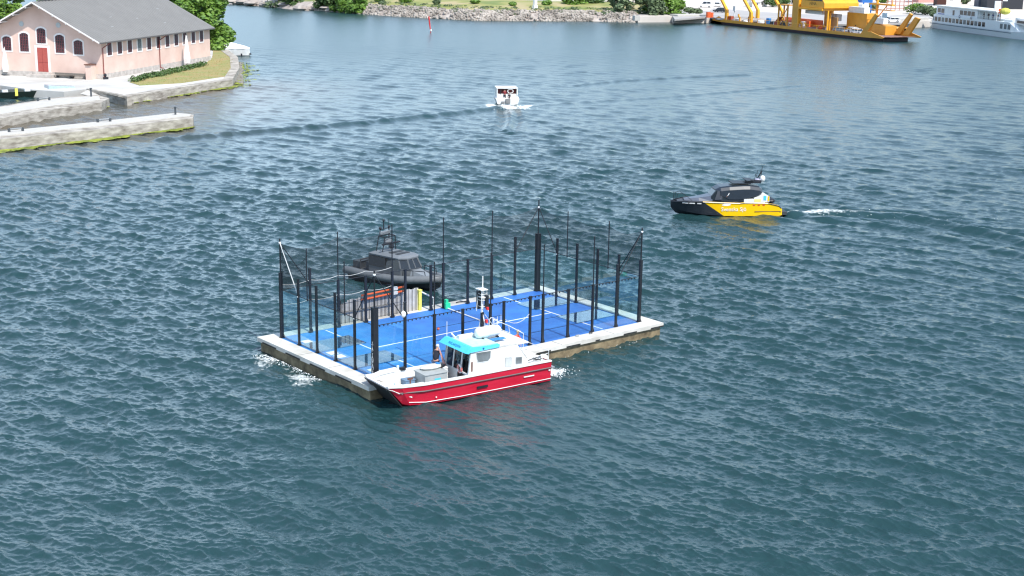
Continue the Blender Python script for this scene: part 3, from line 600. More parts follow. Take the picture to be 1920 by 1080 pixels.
# rails aft
b=MB().mat(OFFW)
for y_ in (-.95,-.6): b.path([(2.6,y_,2.5),(2.6,y_,3.4),(2.5,y_,3.48),(2.3,y_,3.42),(2.3,y_,2.5)],.022,5)
b.path([(2.4,-.95,3.38),(1.1,-1.25,2.75),(.9,-1.3,2.0),(.9,-1.3,1.2)],.022,5); b.path([(2.4,-.95,2.95),(1.0,-1.25,2.3)],.02,5); b.path([(1.1,-1.25,2.75),(.5,-.6,2.35),(.5,-.6,1.2)],.02,5)
b.path([(.1,1.35,1.2),(.1,1.35,1.75),(.1,-1.35,1.75),(.1,-1.35,1.2)],.018,5); b.path([(.6,1.3,1.2),(.4,1.3,1.55),(.1,1.3,1.6)],.018,5)
b.build('rail',RB)
b=MB().mat(OFFW).box(.2,1.2,-1.2,.2,1.101,1.3).ball((.35,.6,1.2),.25,.3,.12); b.mat(DKG).tube((1.4,1.1,1.3),(.3,.9,1.35),.03); 
for k in range(10): t=k*.7; b.tube((.5+.2*math.cos(t),.9+.2*math.sin(t),1.24),(.5+.2*math.cos(t+.7),.9+.2*math.sin(t+.7),1.25),.025,n=5)
b.build('aft_locker',RB)
b=MB().mat(WHITE).ball((-.25,.35,1.0),.32,.28,.25); b.mat(STEEL).box(-.4,.02,.2,1.3,.66,.72); b.build('outboard_cowl',RB,smooth=False)
# deck cargo
def rbthing(name,b,label,cat,**k): 
    o=b.build(name,None,**k); o.data.transform(Matrix.Rotation(RZ,4,'Z')); o.location=RB.location; tag(o,label,cat); return o
rbthing('deck_crate',MB().mat(M('crate_grey',(.33,.35,.35),.6)).box(6.2,7.6,-.75,.35,.56,1.22).box(6.15,7.65,-.8,.4,1.22,1.27).mat(CYAN).box(6.6,7.0,.352,.36,.85,.97),'grey gear locker amidships on the red boat foredeck','locker',bevel=.02)
b=MB().mat(M('pale_tarp',(.5,.52,.5),.7)).ball((6.7,-.5,1.38),.7,.35,.14); b.mat(BLUP).box(6.2,6.4,-.6,-.4,1.4,1.55).mat(BLK).box(6.0,6.2,-.3,-.15,1.35,1.5)
rbthing('tarp_heap',b,'crumpled pale tarpaulin on top of the grey gear locker','tarpaulin')
b=MB().mat(BLUP)
for k in range(30): t=k*.63; r_=.2+.12*((k%5)/5); b.tube((5.75+r_*math.cos(t),.75+r_*math.sin(t),.62+.008*k),(5.75+r_*math.cos(t+.63),.75+r_*math.sin(t+.63),.62+.008*(k+1)),.05,n=5)
rbthing('rope_coil',b,'blue rope coil on the deck in front of the wheelhouse','rope coil')
b=MB().mat(M('buoy_red_white',(.6,.12,.1),.5,col2=(.75,.7,.68),scale=4,contrast=.17))
for k in range(16): t=2*math.pi*k/16; b.tube((5.52,.55+.2*math.cos(t),1.35+.2*math.sin(t)),(5.52,.55+.2*math.cos(t+.4),1.35+.2*math.sin(t+.4)),.06,n=6)
rbthing('lifebuoy',b,'red and white lifebuoy hanging on the wheelhouse front','lifebuoy')
b=MB().mat(M('furled_flag_pink',(.75,.4,.36),.8)); b.loft([[(5.5+dx+r_*math.cos(t),-1.0+r_*math.sin(t),z_) for t in (0,1.57,3.14,4.71)] for dx,z_,r_ in ((.0,1.1,.1),(.15,1.5,.08),(.3,1.9,.045),(.38,2.15,.03))]); b.mat(WHITE).tube((5.4,-1,.8),(5.95,-1,2.35),.022)
rbthing('furled_flag',b,'pink and white flag furled on a leaning white staff','flag')
b=MB().mat(BROWNR).tube((8.5,.3,.56),(8.5,.3,1.15),.04).box(8.35,8.65,.25,.35,1.15,1.25); rp0=MB().mat(M('rope_palecyan',(.5,.7,.72),.8)).path([(9.3,.2,.75),(9.2,-.1,1.0),(9.1,-.4,.7)],.03,5)
rbthing('mooring_rope',rp0,'pale cyan rope end lying on the red boat bow ramp','rope')
rbthing('mooring_bitt',b,'rusty brown bitt with pale rope on the red boat bow','bitt')
b=MB().mat(BLK).box(7.9,8.2,-1.4,-1.2,1.2,1.36).mat(M('fender_pale',(.6,.75,.75),.5)).tube((8.35,-1.3,1.2),(8.35,-1.3,1.5),.07)
rbthing('fairlead',b,'black fairlead on the far bulwark by the bow','fairlead')
for k,(x_,y_) in enumerate(((5.75,-1.1),(5.9,-.75),(6.0,-.2))):
    b=MB().mat((STEEL,BROWNR,WHITE)[k]).tube((x_,y_,.56),(x_,y_,1.05+.1*k),.16).ball((x_,y_,1.1+.1*k),.17,.17,.08); b.mat(DKG).tube((x_-.2,y_,.9),(x_+.2,y_+.1,1.0),.04)
    rbthing('drum',b,('grey steel drum by the far bulwark of the red boat','brown drum beside the helm front on the red boat','white drum between locker and wheelhouse')[k],'drum')
rbthing('fish_box',MB().mat(M('crate_blue_grey',(.12,.2,.3),.6)).box(7.75,8.35,-.95,-.45,.56,.82).box(7.72,8.38,-.98,-.42,.82,.86),'blue grey fish box on the red boat foredeck nearer the bow','crate',bevel=.01)
rbthing('tool_box',MB().mat(ORNG).box(7.8,8.2,.55,.85,.56,.8).mat(DKG).box(7.78,8.22,.53,.87,.8,.84).tube((7.9,.7,.88),(8.1,.7,.88),.02),'small orange tool box by the near bulwark of the red boat foredeck','tool box')
_c,_s=math.cos(RZ),math.sin(RZ)
def rbp(x,y,z): return (9.2+x*_c-y*_s,-2.75+x*_s+y*_c,WZ+z)
person('person',rbp(6.0,-1.2,.42),RZ-2.6,'white haired person in dark jacket bending over the red boat foredeck',NAVY,JEAN,HAIRW,lean=.14,arms=((.38,.0,1.08),(.36,.1,1.0)),scale=1.08)
person('person',rbp(.75,-1.0,.75),RZ+2.2,'person in red lifejacket standing behind the wheelhouse at the stern rail',M('red_lifejacket',(.6,.06,.03),.7),NAVY,M('yellow_hat',(.6,.5,.25),.8),lean=.05,arms=((.3,.1,1.05),(.25,-.1,1.0)),cap=True)
# ================================================================== YELLOW / BLACK RESCUE BOAT
yh=np.array([-.83672,.54763]); nL=np.array([-yh[1],yh[0]]); YO=np.array([58.281,20.860])-1.5*nL
YR=math.atan2(yh[1],yh[0])
YB=empty('rescue_boat',(YO[0],YO[1],WZ),YR,'yellow and black rescue vessel with dark rounded cabin on open water','rescue boat')
BH=M('black_gelcoat',(.022,.026,.034),.3,.1); 
stations=[(0,1.25,.62,1.3,.05,-.3),(.35,1.45,.95,1.4,.0,-.35),(1.4,1.5,1.2,1.45,.0,-.4),(3.6,1.5,1.25,1.45,.0,-.4),(4.0,1.5,1.2,1.45,.0,-.4),(5.5,1.5,1.25,1.42,.02,-.4),(7.4,1.42,1.33,1.15,.12,-.35),(8.7,1.1,1.33,.7,.3,-.2),(9.6,.6,1.25,.25,.55,.1),(10.05,.1,1.18,.04,.8,.6)]
def sec(s): x,bt,zt,bc,zc,zk=s; return [(x,bt-.12,zt),(x,bt,zt-.06),(x,bc,zc),(x,0,zk),(x,-bc,zc),(x,-bt,zt-.06),(x,-bt+.12,zt)]
def lerp(a,b_,t): return tuple(p+(q_-p)*t for p,q_ in zip(a,b_))
def at_x(x):
    for a,b_ in zip(stations[:-1],stations[1:]):
        if a[0]<=x<=b_[0]: return lerp(a,b_,(x-a[0])/(b_[0]-a[0]))
xs=[0,.15,.35,.8,1.4,2.4,3.6,4.,4.6,5.2]+[5.2+.25*k for k in range(1,10)]+[7.7,8.2,8.7,9.2,9.6,9.85,10.05]
b=MB(); allsec=[sec(at_x(x)) for x in xs]
for x,s0,s1 in zip(xs[:-1],allsec[:-1],allsec[1:]):
    for k in range(6):
        for j in range(6):
            t0,t1=j/6,(j+1)/6
            P=[Vector(s0[k]).lerp(Vector(s0[k+1]),t0),Vector(s1[k]).lerp(Vector(s1[k+1]),t0),Vector(s1[k]).lerp(Vector(s1[k+1]),t1),Vector(s0[k]).lerp(Vector(s0[k+1]),t1)]
            c=sum(P,Vector())/4
            b.mat(YEL); b.face(P)
b.mat(YEL); b.face(allsec[0][::-1]); b.mats.append(BH); yhull=b.build('hull',YB)
import bmesh as _bm
_m=_bm.new(); _m.from_mesh(yhull.data); _n=Vector((1,0,-1.52)).normalized(); _cc=Vector((5.5,0,.07))
_bm.ops.bisect_plane(_m,geom=_m.verts[:]+_m.edges[:]+_m.faces[:],plane_co=_cc,plane_no=_n,dist=1e-5)
for f_ in _m.faces: f_.material_index=1 if (f_.calc_center_median()-_cc).dot(_n)>0 else 0
_m.to_mesh(yhull.data); _m.free()
bmw=bpy.data.meshes; 
b=MB().mat(M('dark_deck',(.05,.055,.065),.6)); b.loft([[(x,at_x(x)[1]-.13,at_x(x)[2]-.05),(x,-at_x(x)[1]+.13,at_x(x)[2]-.05),(x,-at_x(x)[1]+.13,at_x(x)[2]-.1),(x,at_x(x)[1]-.13,at_x(x)[2]-.1)] for x in (.2,.5,1.4,3.6,5.5,7.4,8.7,9.5)])
b.build('deck',YB)
b=MB().mat(BH); 
for s in (1,-1): b.path([(x,s*(at_x(x)[1]+.02),at_x(x)[2]-.04) for x in (0.1,.4,1.4,3.6,4.,5.5,7.4,8.7,9.6,10.05)],.045,5)
b.mat(BROWNR)
for s in (1,-1): b.tube((.1,s*1.42,.42),(2.6,s*1.5,.42),.03)
b.mat(RED)
for k in range(3): b.box(1.7+.45*k-.0,1.9+.45*k,1.46,1.53,.98,1.06)
b.build('rubbing_strake',YB)
b=MB().mat(DKG).box(-.55,.0,-1.0,1.0,.0,.3).tube((-.2,.4,.2),(-.7,.4,.1),.13).tube((-.2,-.4,.2),(-.7,-.4,.1),.13); b.build('jet_drive',YB)
def hull_text(txt,size,x,z,yoff,ang=0,m=None,nm='lettering'):
    return text_mesh(nm,txt,size,m or M('white_lettering',(.8,.8,.8),.5,.02),YB,frame((-math.cos(ang),0,math.sin(ang)),(math.sin(ang)*-0,.06,1),(0,1,-.06),(x,yoff,z)),.008,1.0)
hull_text('Svenska Sjö',.5,4.55,.62,1.505,.0)
b=MB().mat(M('white_lettering',(.8,.8,.8),.5,.02)); b.prismY([(5.7,1.0),(5.3,1.22),(4.95,1.22),(4.85,1.02),(5.2,.95)],1.5,1.512); b.build('emblem',YB)
# small unreadable name line on the bow, as separate light strokes
b=MB().mat(M('white_lettering',(.8,.8,.8),.5,.02)); rr=random.Random(3); x_=9.15
while x_>7.55:
    w_=rr.uniform(.04,.09); yy=at_x(x_)[1]+.0; y2=at_x(x_-w_)[1]
    if abs(x_-8.65)>.06 and abs(x_-8.05)>.06:
        b.add([(x_,yy+.012,1.1),(x_-w_,y2+.012,1.1),(x_-w_,y2+.012,1.1+rr.uniform(.07,.11)),(x_,yy+.012,1.1+rr.uniform(.07,.11)),(x_,yy,1.1),(x_-w_,y2,1.1),(x_-w_,y2,1.2),(x_,yy,1.2)],[(0,3,2,1),(0,1,5,4),(2,3,7,6)])
    x_-=w_+.025
b.build('name_strip',YB)
# cabin
CB=M('cabin_slate_blue',(.018,.026,.038),.3,.1)
def ring(x,hw,z0,z1,r=.35): return [(x,hw,z0),(x,hw,z1-r),(x,hw-r*.4,z1-r*.25),(x,hw-r,z1),(x,-hw+r,z1),(x,-hw+r*.4,z1-r*.25),(x,-hw,z1-r),(x,-hw,z0)]
b=MB().mat(CB); b.loft([ring(1.75,.7,2.15,2.5),ring(2.1,1.0,1.95,2.72),ring(3.0,1.08,1.7,2.85),ring(3.6,1.1,1.55,2.85),ring(4.9,1.1,1.55,2.78),ring(5.7,1.05,1.9,2.68),ring(6.15,.85,2.2,2.45,.2)])
cab=b.build('cabin',YB,bevel=.08); cab.location.z=-.12
b=MB().mat(DWIN); b.loft([ring(3.55,1.04,1.1,1.9,.1),ring(5.6,1.04,1.1,2.3,.1),ring(6.1,.9,1.2,2.3,.1),ring(6.5,.8,1.2,1.75,.1)]); b.build('window_band',YB)
b=MB().mat(M('windscreen_haze',(.07,.075,.09),.25)); b.add([(5.55,1.06,1.45),(6.2,.93,1.4),(6.0,.95,2.2),(5.6,1.06,2.25)],[(3,2,1,0)]); b.build('windscreen',YB)
b=MB().mat(M('foredeck_blue_grey',(.07,.085,.12),.35)); b.loft([[(6.4,.9,1.25),(6.4,.7,1.75),(6.4,-.7,1.75),(6.4,-.9,1.25)],[(7.6,.7,1.28),(7.6,.5,1.55),(7.6,-.5,1.55),(7.6,-.7,1.28)],[(8.9,.35,1.28),(8.9,.25,1.4),(8.9,-.25,1.4),(8.9,-.35,1.28)]]); b.build('foredeck_trunk',YB)
b=MB().mat(OFFW).box(1.6,3.55,-1.15,1.15,1.1,1.5); b.mat(M('pale_yellow_panel',(.8,.7,.2),.4)).box(2.0,2.6,1.152,1.165,1.25,1.5)
b.mat(OFFW); b.loft([[(1.15,1.0,1.2),(1.15,-1.0,1.2),(1.15,-1.0,1.7),(1.15,1.0,1.7)],[(1.6,1.15,1.2),(1.6,-1.15,1.2),(1.6,-1.15,1.95),(1.6,1.15,1.95)],[(2.6,1.1,1.2),(2.6,-1.1,1.2),(2.6,-1.1,1.6),(2.6,1.1,1.6)]])
b.mat(YEL).box(1.2,1.34,1.08,1.10,1.3,1.75); b.mat(CYAN).box(1.5,1.75,1.152,1.17,1.4,1.8); b.build('aft_casing',YB)
b=MB().mat(BLK).box(2.9,4.6,-.8,.8,2.82,2.9); b.box(1.9,3.1,-.6,.6,2.85,3.05).tube((1.9,.5,3.1),(2.9,.6,3.18),.03).box(2.6,3.3,-.8,.8,3.1,3.14)
for x_,y_,z_ in ((2.0,.3,4.1),(2.15,-.3,3.9),(1.8,0,4.35),(2.5,.4,3.7)): b.tube((x_,y_,2.9),(x_-.1,y_,z_),.025)
b.tube((2.3,0,2.9),(1.7,0,3.9),.06); m_=b.build('mast',YB)
MB().mat(WHITE).ball((1.65,.1,3.2),.26,.26,.3).mat(M('dome_lilac',(.3,.3,.4),.4)).ball((2.1,.1,3.1),.34,.3,.14).build('radar_dome',m_,smooth=True)
b=MB().mat(BLK)
for s in (1,-1): b.path([(9.6,s*.35,1.25),(9.55,s*.4,1.9),(9.1,s*.55,1.95),(8.3,s*.9,1.35)],.022,5)
b.tube((9.8,0,1.2),(9.8,0,2.05),.025); b.build('bow_rail',YB)
b=MB().mat(BLK).ball((.9,.5,1.25),.45,.4,.22).ball((.9,-.5,1.25),.45,.4,.22); b.build('engine_hatch',YB)
person('person',tuple(YB.matrix_basis@Vector((4.95,1.18,1.0))) if False else (YO[0]+4.9*yh[0]+.9*nL[0],YO[1]+4.9*yh[1]+.9*nL[1],WZ+1.1),YR,'person in white shirt and dark clothes in the side doorway of the yellow rescue boat',M('white_shirt',(.6,.6,.6),.8),NAVY,BLK,scale=.72)
# ================================================================== GREY MILITARY RIB
rh=np.array([1.6,-8.0]); rh=rh/np.linalg.norm(rh); RR=math.atan2(rh[1],rh[0])
GB=empty('patrol_boat',(14.4,25.6,WZ),RR,'grey military inflatable patrol boat with wheelhouse and mast behind the raft','patrol boat')
GB.scale=(.88,1,1.05); GB.location=(14.4+rh[0]*1.2,25.6+rh[1]*1.2,WZ)
TUB=M('grey_tube_rubber',(.14,.15,.16),.55,.1); GHL=M('dark_hull_grey',(.035,.038,.042),.4,.1); GCB=M('cabin_grey',(.11,.12,.13),.5,.12); GTP=M('roof_grey',(.19,.21,.23),.5,.1)
b=MB().mat(GHL); st=[(0.4,1.35,.5,1.1,-.1,-.4),(4,1.4,.5,1.1,-.1,-.45),(6.5,1.3,.55,.9,.0,-.4),(8.5,.9,.75,.4,.15,-.2),(9.6,.25,.95,.1,.5,.3)]
b.loft([[(x,bt,zt),(x,bc,zc),(x,0,zk),(x,-bc,zc),(x,-bt,zt)] for x,bt,zt,bc,zc,zk in st]); b.build('hull',GB)
def tubepath(pts,r): 
    b=MB().mat(TUB)
    secs=[]
    for i,p in enumerate(pts):
        d=(Vector(pts[min(i+1,len(pts)-1)])-Vector(pts[max(i-1,0)])).normalized(); q_=d.to_track_quat('Z','Y').to_matrix(); rr_=r*(.45 if i in (0,) else 1)
        secs.append([tuple(Vector(p)+q_@Vector((rr_*math.cos(t),rr_*math.sin(t),0))) for t in [2*math.pi*k/12 for k in range(12)]])
    b.loft(secs); return b
half=[(0,1.25,.45),(.3,1.35,.48),(2,1.4,.5),(4,1.42,.52),(6,1.38,.58),(7.4,1.15,.66),(8.6,.75,.78),(9.4,.32,.88),(9.7,0,.9)]
tubepath(half,.27).build('inflatable_tube',GB,smooth=True); tubepath([(x,-y,z) for x,y,z in half],.27).build('inflatable_tube',GB,smooth=True)
b=MB().mat(M('rib_deck',(.06,.065,.07),.7)).prism([(.3,-1.2),(6.5,-1.2),(8.2,-.8),(9.2,-.2),(9.2,.2),(8.2,.8),(6.5,1.2),(.3,1.2)],.55,.62); b.build('deck',GB)
b=MB().mat(GCB)
lo=[(2.7,1.02),(2.7,-1.02),(6.3,-1.02),(6.9,-.6),(6.9,.6),(6.3,1.02)]; hi=[(2.85,.95),(2.85,-.95),(6.0,-.92),(6.5,-.5),(6.5,.5),(6.0,.92)]
b.loft([[(x,y,.6) for x,y in lo],[(x,y,1.25) for x,y in lo]]); wh=b.build('wheelhouse',GB)
b=MB().mat(DWIN); b.loft([[(x,y,1.25) for x,y in lo],[(x,y,1.85) for x,y in hi]]); wn=b.build('window',wh)
b=MB().mat(GCB)
for (p,q_) in zip(lo,hi): b.tube((*p,1.25),(*q_,1.85),.06,n=5)
for t in (.25,.5,.75):
    for s in (0,): b.tube((lo[1][0]+3.6*t,-1.03,1.25),(hi[1][0]+3.15*t,-.95,1.85),.04,n=5); b.tube((lo[1][0]+3.6*t,1.03,1.25),(hi[1][0]+3.15*t,.95,1.85),.04,n=5)
b.tube((6.9,0,1.25),(6.5,0,1.85),.04,n=5)
b.mat(M('side_panel_dark',(.03,.035,.04),.6)).box(2.72,4.6,-1.06,-1.025,1.1,1.8).box(2.66,2.7,-.95,.95,.9,1.8); b.build('frame',wn)
b=MB().mat(GTP); b.loft([[(x*1.0+(x-5)*.04,y*1.12,1.85) for x,y in hi],[(x+(x-5)*.05,y*1.15,1.95) for x,y in hi],[(5+(x-5)*.9,y*.85,2.08) for x,y in hi]]); b.mat(DKG).box(5.2,5.6,-.6,.6,2.08,2.12).box(4.5,4.9,-.6,.6,2.08,2.12); b.build('roof',wh)
b=MB().mat(BLK); 
for x_ in (3.2,3.9):
    for y_ in (-.7,.7): b.tube((x_,y_,2.0),(x_+.1,y_*.75,3.1),.04)
b.path([(3.3,-.52,3.1),(3.3,.52,3.1),(4.0,.52,3.1),(4.0,-.52,3.1),(3.3,-.52,3.1)],.04,6); b.path([(3.4,-.5,3.1),(3.4,-.45,3.55),(3.4,.45,3.55),(3.4,.5,3.1)],.035,6); b.tube((3.4,-.1,3.55),(3.4,-.1,4.1),.04); b.ball((3.4,-.1,4.15),.1); b.ball((3.4,.45,3.65),.12); b.ball((3.4,-.45,3.65),.12)
b.tube((3.0,.75,2.0),(3.0,.75,4.1),.015)
b.box(4.2,4.35,-1.0,.75,2.62,2.72); b.ball((4.25,-.05,2.45),.22,.22,.2); b.mat(GTP).ball((3.7,.1,2.7),.3,.4,.22).box(3.3,3.5,-.5,.5,3.2,3.4); b.build('mast',GB)
for s in (1,-1):
    b=MB().mat(BLK); b.path([(6.6,s*1.1,.65),(6.7,s*1.12,1.25),(7.6,s*.95,1.3),(8.5,s*.6,1.3),(8.6,s*.58,.85)],.03,6); b.tube((7.6,s*.95,1.3),(7.6,s*.95,.7),.025); b.build('bow_rail',GB)
b=MB().mat(GTP); b.loft([[(6.9,.65,.62),(6.9,-.65,.62),(6.9,-.5,1.15),(6.9,.5,1.15)],[(8.7,.3,.7),(8.7,-.3,.7),(8.7,-.25,.85),(8.7,.25,.85)]]); b.build('foredeck',GB)
b=MB().mat(DKG).box(.6,1.4,-.8,.8,.6,1.1).tube((1.6,-.9,.6),(1.6,-.9,1.3),.05).tube((1.6,.9,.6),(1.6,.9,1.3),.05).tube((1.6,.9,1.3),(1.6,-.9,1.3),.05); b.box(2.0,2.5,-.7,-.2,.6,1.2); b.box(2.0,2.5,.2,.7,.6,1.2); b.build('aft_frame',GB)
# ================================================================== SMALL WHITE MOTORBOAT
wp=W(952,196); wdir=W(958,160)-wp; WR=math.atan2(wdir.y,wdir.x)
WB=empty('motorboat',(wp.x,wp.y,WZ),WR+.12,'small white motorboat with canopy heading away, seen from astern','motorboat'); WB.scale=(1,1.38,.95)
b=MB().mat(WHITE); b.loft([[(x,bt,zt),(x,bc,zc),(x,0,zk),(x,-bc,zc),(x,-bt,zt)] for x,bt,zt,bc,zc,zk in ((0,1.25,.85,1.1,.05,-.2),(3,1.35,.9,1.1,.05,-.25),(5.5,1.0,1.0,.6,.2,-.1),(6.9,.15,1.1,.05,.7,.5))]); b.build('hull',WB)
b=MB().mat(WHITE).prismY([(1.2,.85),(4.9,.9),(4.2,1.6),(1.3,1.5)],-1.1,1.1); b.box(1.0,4.3,-1.15,1.15,2.35,2.45)
for x_ in (1.1,4.1):
    for y_ in (-1.08,1.08): b.tube((x_,y_,1.3),(x_,y_,2.4),.06)
b.box(1.4,4.2,-1.12,-1.05,1.4,2.38).box(1.4,4.2,1.05,1.12,1.4,2.38); b.box(4.1,4.2,-1.1,1.1,1.5,2.38); b.tube((1.3,.4,2.45),(1.3,.4,2.75),.02); b.build('cabin',WB,bevel=.03)
b=MB().mat(M('dark_red_interior',(.09,.02,.02),.8)).box(1.5,1.56,-.95,.95,1.3,2.3); b.build('cabin_interior',WB)
b=MB().mat(BLK).path([(1.15,-.75,2.3),(1.15,.7,2.3),(1.15,.7,1.45)],.05); b.mat(WHITE)
for k in range(14): t=2*math.pi*k/14; b.tube((1.1,-.35+.3*math.cos(t),1.95+.3*math.sin(t)),(1.1,-.35+.3*math.cos(t+.45),1.95+.3*math.sin(t+.45)),.05,n=5)
b.build('steering_frame',WB)
b=MB().mat(M('transom_grey',(.2,.2,.2),.6)).box(-.25,-.02,-.25,.25,.2,.9).box(-.35,-.05,.4,.7,.1,.5); b.build('outboard_motor',WB)
wpx=lambda x,y:(WB.location.x+x*math.cos(WR+.12)-y*math.sin(WR+.12),WB.location.y+x*math.sin(WR+.12)+y*math.cos(WR+.12))
person('person',(*wpx(1.2,.35),WZ+.4),WR+.12,'person in dark red top steering the small white motorboat',M('dark_red_top',(.2,.02,.03),.8),NAVY,BLK)
person('person',(*wpx(.75,-.3),WZ+.25),WR+2.8,'person in black sitting low at the stern of the white motorboat',NAVY,NAVY,BLK,scale=.8)
# foam
c0=W(955,203)
foam('boat_foam','white wash curling behind the small motorboat',lambda i:(lambda t,s:(c0.x+random.gauss(0,.8)-1.5*t*math.cos(WR)+s*(1.9+t*.9)*-math.sin(WR),c0.y+random.gauss(0,.8)-1.5*t*math.sin(WR)+s*(1.9+t*.9)*math.cos(WR),1))(random.random()*2.2-1.6,random.choice((-1,1))),160,.22)
sx_=rbp(-1.0,.6,0); foam('boat_foam','white propeller wash at the stern of the red work boat',lambda i:(sx_[0]-.6+abs(random.gauss(0,.75)),sx_[1]+random.gauss(0,.4)-.1,1),260,.07)
foam('raft_foam','broken white foam washing along the left end of the raft',lambda i:((lambda c,w,s:(-1.35-abs(random.gauss(0,s))*1.1,c+random.gauss(0,w),1))(*random.choice(((8.9,.5,.35),(8.4,.6,.3),(4.5,.75,.55),(3.9,.45,.5),(6.6,.9,.15))))),330,.06)
foam('raft_foam','flecks of foam along the near side of the raft',lambda i:(random.uniform(10,19),-1.25-abs(random.gauss(0,.25)),.7),30,.05)
def wake(i):
    t=random.random()**1.6; p=W(1480+ t*420,400+t*16+random.gauss(0,1.2+7*t)); return (p.x,p.y,.9*(1-.4*t))
foam('boat_foam','faint white wake trailing behind the yellow rescue boat',wake,70,.08)
# ================================================================== ISLAND, QUAY AND PIERS
GZ=.3
def px2(lst,z): return [tuple(W(x,y,z))[:2] for x,y in lst]
STONE=M('quay_stone',(.17,.145,.12),.85,scale=.7,col2=(.52,.48,.42),bump=.02,stretch=(1,1,3.5)); PAVE=M('quay_paving',(.40,.385,.36),.85,scale=.22,col2=(.56,.545,.52))
front=px2([(-90,166),(0,160),(60,168),(120,172),(170,166),(238,181),(436,149),(449,127),(446,107),(420,88)],GZ)
island=front+[(100,205),(90,214),(66,214),(30,196),(0,178),(-20,150)]
def ccw(p): return p if sum(a[0]*b_[1]-b_[0]*a[1] for a,b_ in zip(p,p[1:]+p[:1]))>0 else p[::-1]
b=MB().mat(PAVE).prism(ccw(island),WZ-2,GZ); o=b.build('quay_ground'); tag(o,kind='structure')
# coping stones along the water edge, a real step
def wallstrip(pts,w,z0,z1,m,inward=1):
    b=MB().mat(m)
    for p,q_ in zip(pts[:-1],pts[1:]):
        p=Vector(p);q2=Vector(q_);d=(q2-p).normalized();n_=Vector((-d.y,d.x))*w*inward; L=(q2-p).length; k=max(1,int(L/2.2))
        for i in range(k):
            a=p+(q2-p)*(i/k)+d*.012; c=p+(q2-p)*((i+1)/k)-d*.012; j=random.uniform(-.012,.012)
            b.add([(*a,z0),(*c,z0),(*(c+n_),z0),(*(a+n_),z0),(*a,z1+j),(*c,z1+j),(*(c+n_),z1+j),(*(a+n_),z1+j)],[(0,1,5,4),(1,2,6,5),(2,3,7,6),(3,0,4,7),(4,5,6,7),(3,2,1,0)])
    return b
cop=px2([(238,182),(436,150),(449,128),(446,108),(420,89)],GZ)
o=wallstrip(cop,1.5,WZ-1.5,GZ+.12,STONE).build('quay_wall'); tag(o,'pale stone coping wall around the grassy quay point','quay wall')
rp_=px2([(162,168),(238,183)],GZ); o=wallstrip(rp_,.7,WZ-1,GZ+.16,STONE).build('ramp_wall'); tag(o,'low grey stone wall beside the slipway','wall')
b=MB().mat(CONC); a=[W(165,168,GZ+.01),W(235,184,GZ+.01),W(236,192,WZ-.25),W(186,190,WZ-.25),W(150,176,GZ+.01)]
b.face(a[::-1]); o=b.build('slipway'); tag(o,kind='structure')
# seaward piers
P2=ccw(px2([(-90,241),(0,222),(100,205),(190,192),(205,184),(180,178),(110,182),(0,199),(-90,214)],.35))
b=MB().mat(STONE).prism(P2,WZ-2,.35); b.mat(CONC).prism(ccw(px2([(-90,232),(0,214),(100,198),(188,187),(185,180),(110,184),(0,201),(-90,218)],.4)),.351,.42); o=b.build('stone_pier'); tag(o,'pale stone pier joined to the quay, the one nearer the pink building','pier')
P1=ccw(px2([(-90,272),(0,261),(180,243),(362,221),(363,215),(330,212),(180,229),(0,247),(-90,257)],.45))
b=MB().mat(STONE).prism(P1,WZ-2,.45); b.mat(CONC).prism(ccw(px2([(-90,266),(0,256),(180,238),(357,218.5),(358,215.5),(330,213),(180,230),(0,248),(-90,258)],.45)),.451,.56); o=b.build('stone_pier'); tag(o,'free standing pale stone pier with green weed along its foot, nearest the camera','pier')
BOL=M('iron_bollard',(.05,.06,.07),.6)
def bollard(x,y,z,h,label):
    p=W(x,y,z); o=MB().mat(BOL).tube((p.x,p.y,z),(p.x,p.y,z+h),.13).tube((p.x,p.y,z+h-.1),(p.x,p.y,z+h),.2).build('bollard'); tag(o,label,'bollard','iron posts on the piers')
bollard(329,215,.55,1.0,'iron post at the outer tip of the free standing pier'); bollard(171,181,.42,1.2,'iron post where the inner pier meets the quay')
def frame_rail(x,y,z,label,w=1.6):
    p=W(x,y,z); b=MB().mat(BOL)
    for s in (-w/2,w/2): b.box(p.x+s-.12,p.x+s+.12,p.y-.12,p.y+.12,z,z+.4)
    b.mat(STEEL).box(p.x-w/2,p.x+w/2,p.y-.06,p.y+.06,z+.3,z+.4); o=b.build('mooring_bar'); tag(o,label,'mooring bar','low frames on the piers')
frame_rail(30,246.5,.56,'low mooring frame on the free standing pier, the one nearest the left picture edge'); frame_rail(195,228.5,.56,'low mooring frame midway along the free standing pier'); frame_rail(82,188.5,.42,'low mooring frame on the inner pier beside the moored boat')
WEED=M('green_weed',(.07,.10,.012),.8,scale=.8,col2=(.30,.34,.04),contrast=.03)
def weed(name,label,pts,n,width,side):
    b=MB().mat(WEED); P_=[Vector(p) for p in pts]; L=[(q_-p).length for p,q_ in zip(P_[:-1],P_[1:])]; T=sum(L)
    for i in range(n):
        s=random.random()*T; k=0
        while s>L[k]: s-=L[k]; k+=1
        d=(P_[k+1]-P_[k]).normalized(); nn_=Vector((d.y,-d.x))*side; wv_=width*(.6+.4*math.sin(s*.7)+.2*math.sin(s*2.3)); c=P_[k]+d*s+nn_*wv_*random.random()**1.3
        r=random.uniform(.12,.34); a0=random.random()*6; ring=[(c.x+r*random.uniform(.6,1.2)*math.cos(a0+1.05*j),c.y+r*random.uniform(.6,1.2)*math.sin(a0+1.05*j),WZ+.05+random.uniform(0,.06)) for j in range(6)]
        for j in range(6): b.face([ring[j],ring[(j+1)%6],(c.x,c.y,WZ+.12)])
    o=b.build(name); tag(o,label,'seaweed',None,'stuff')
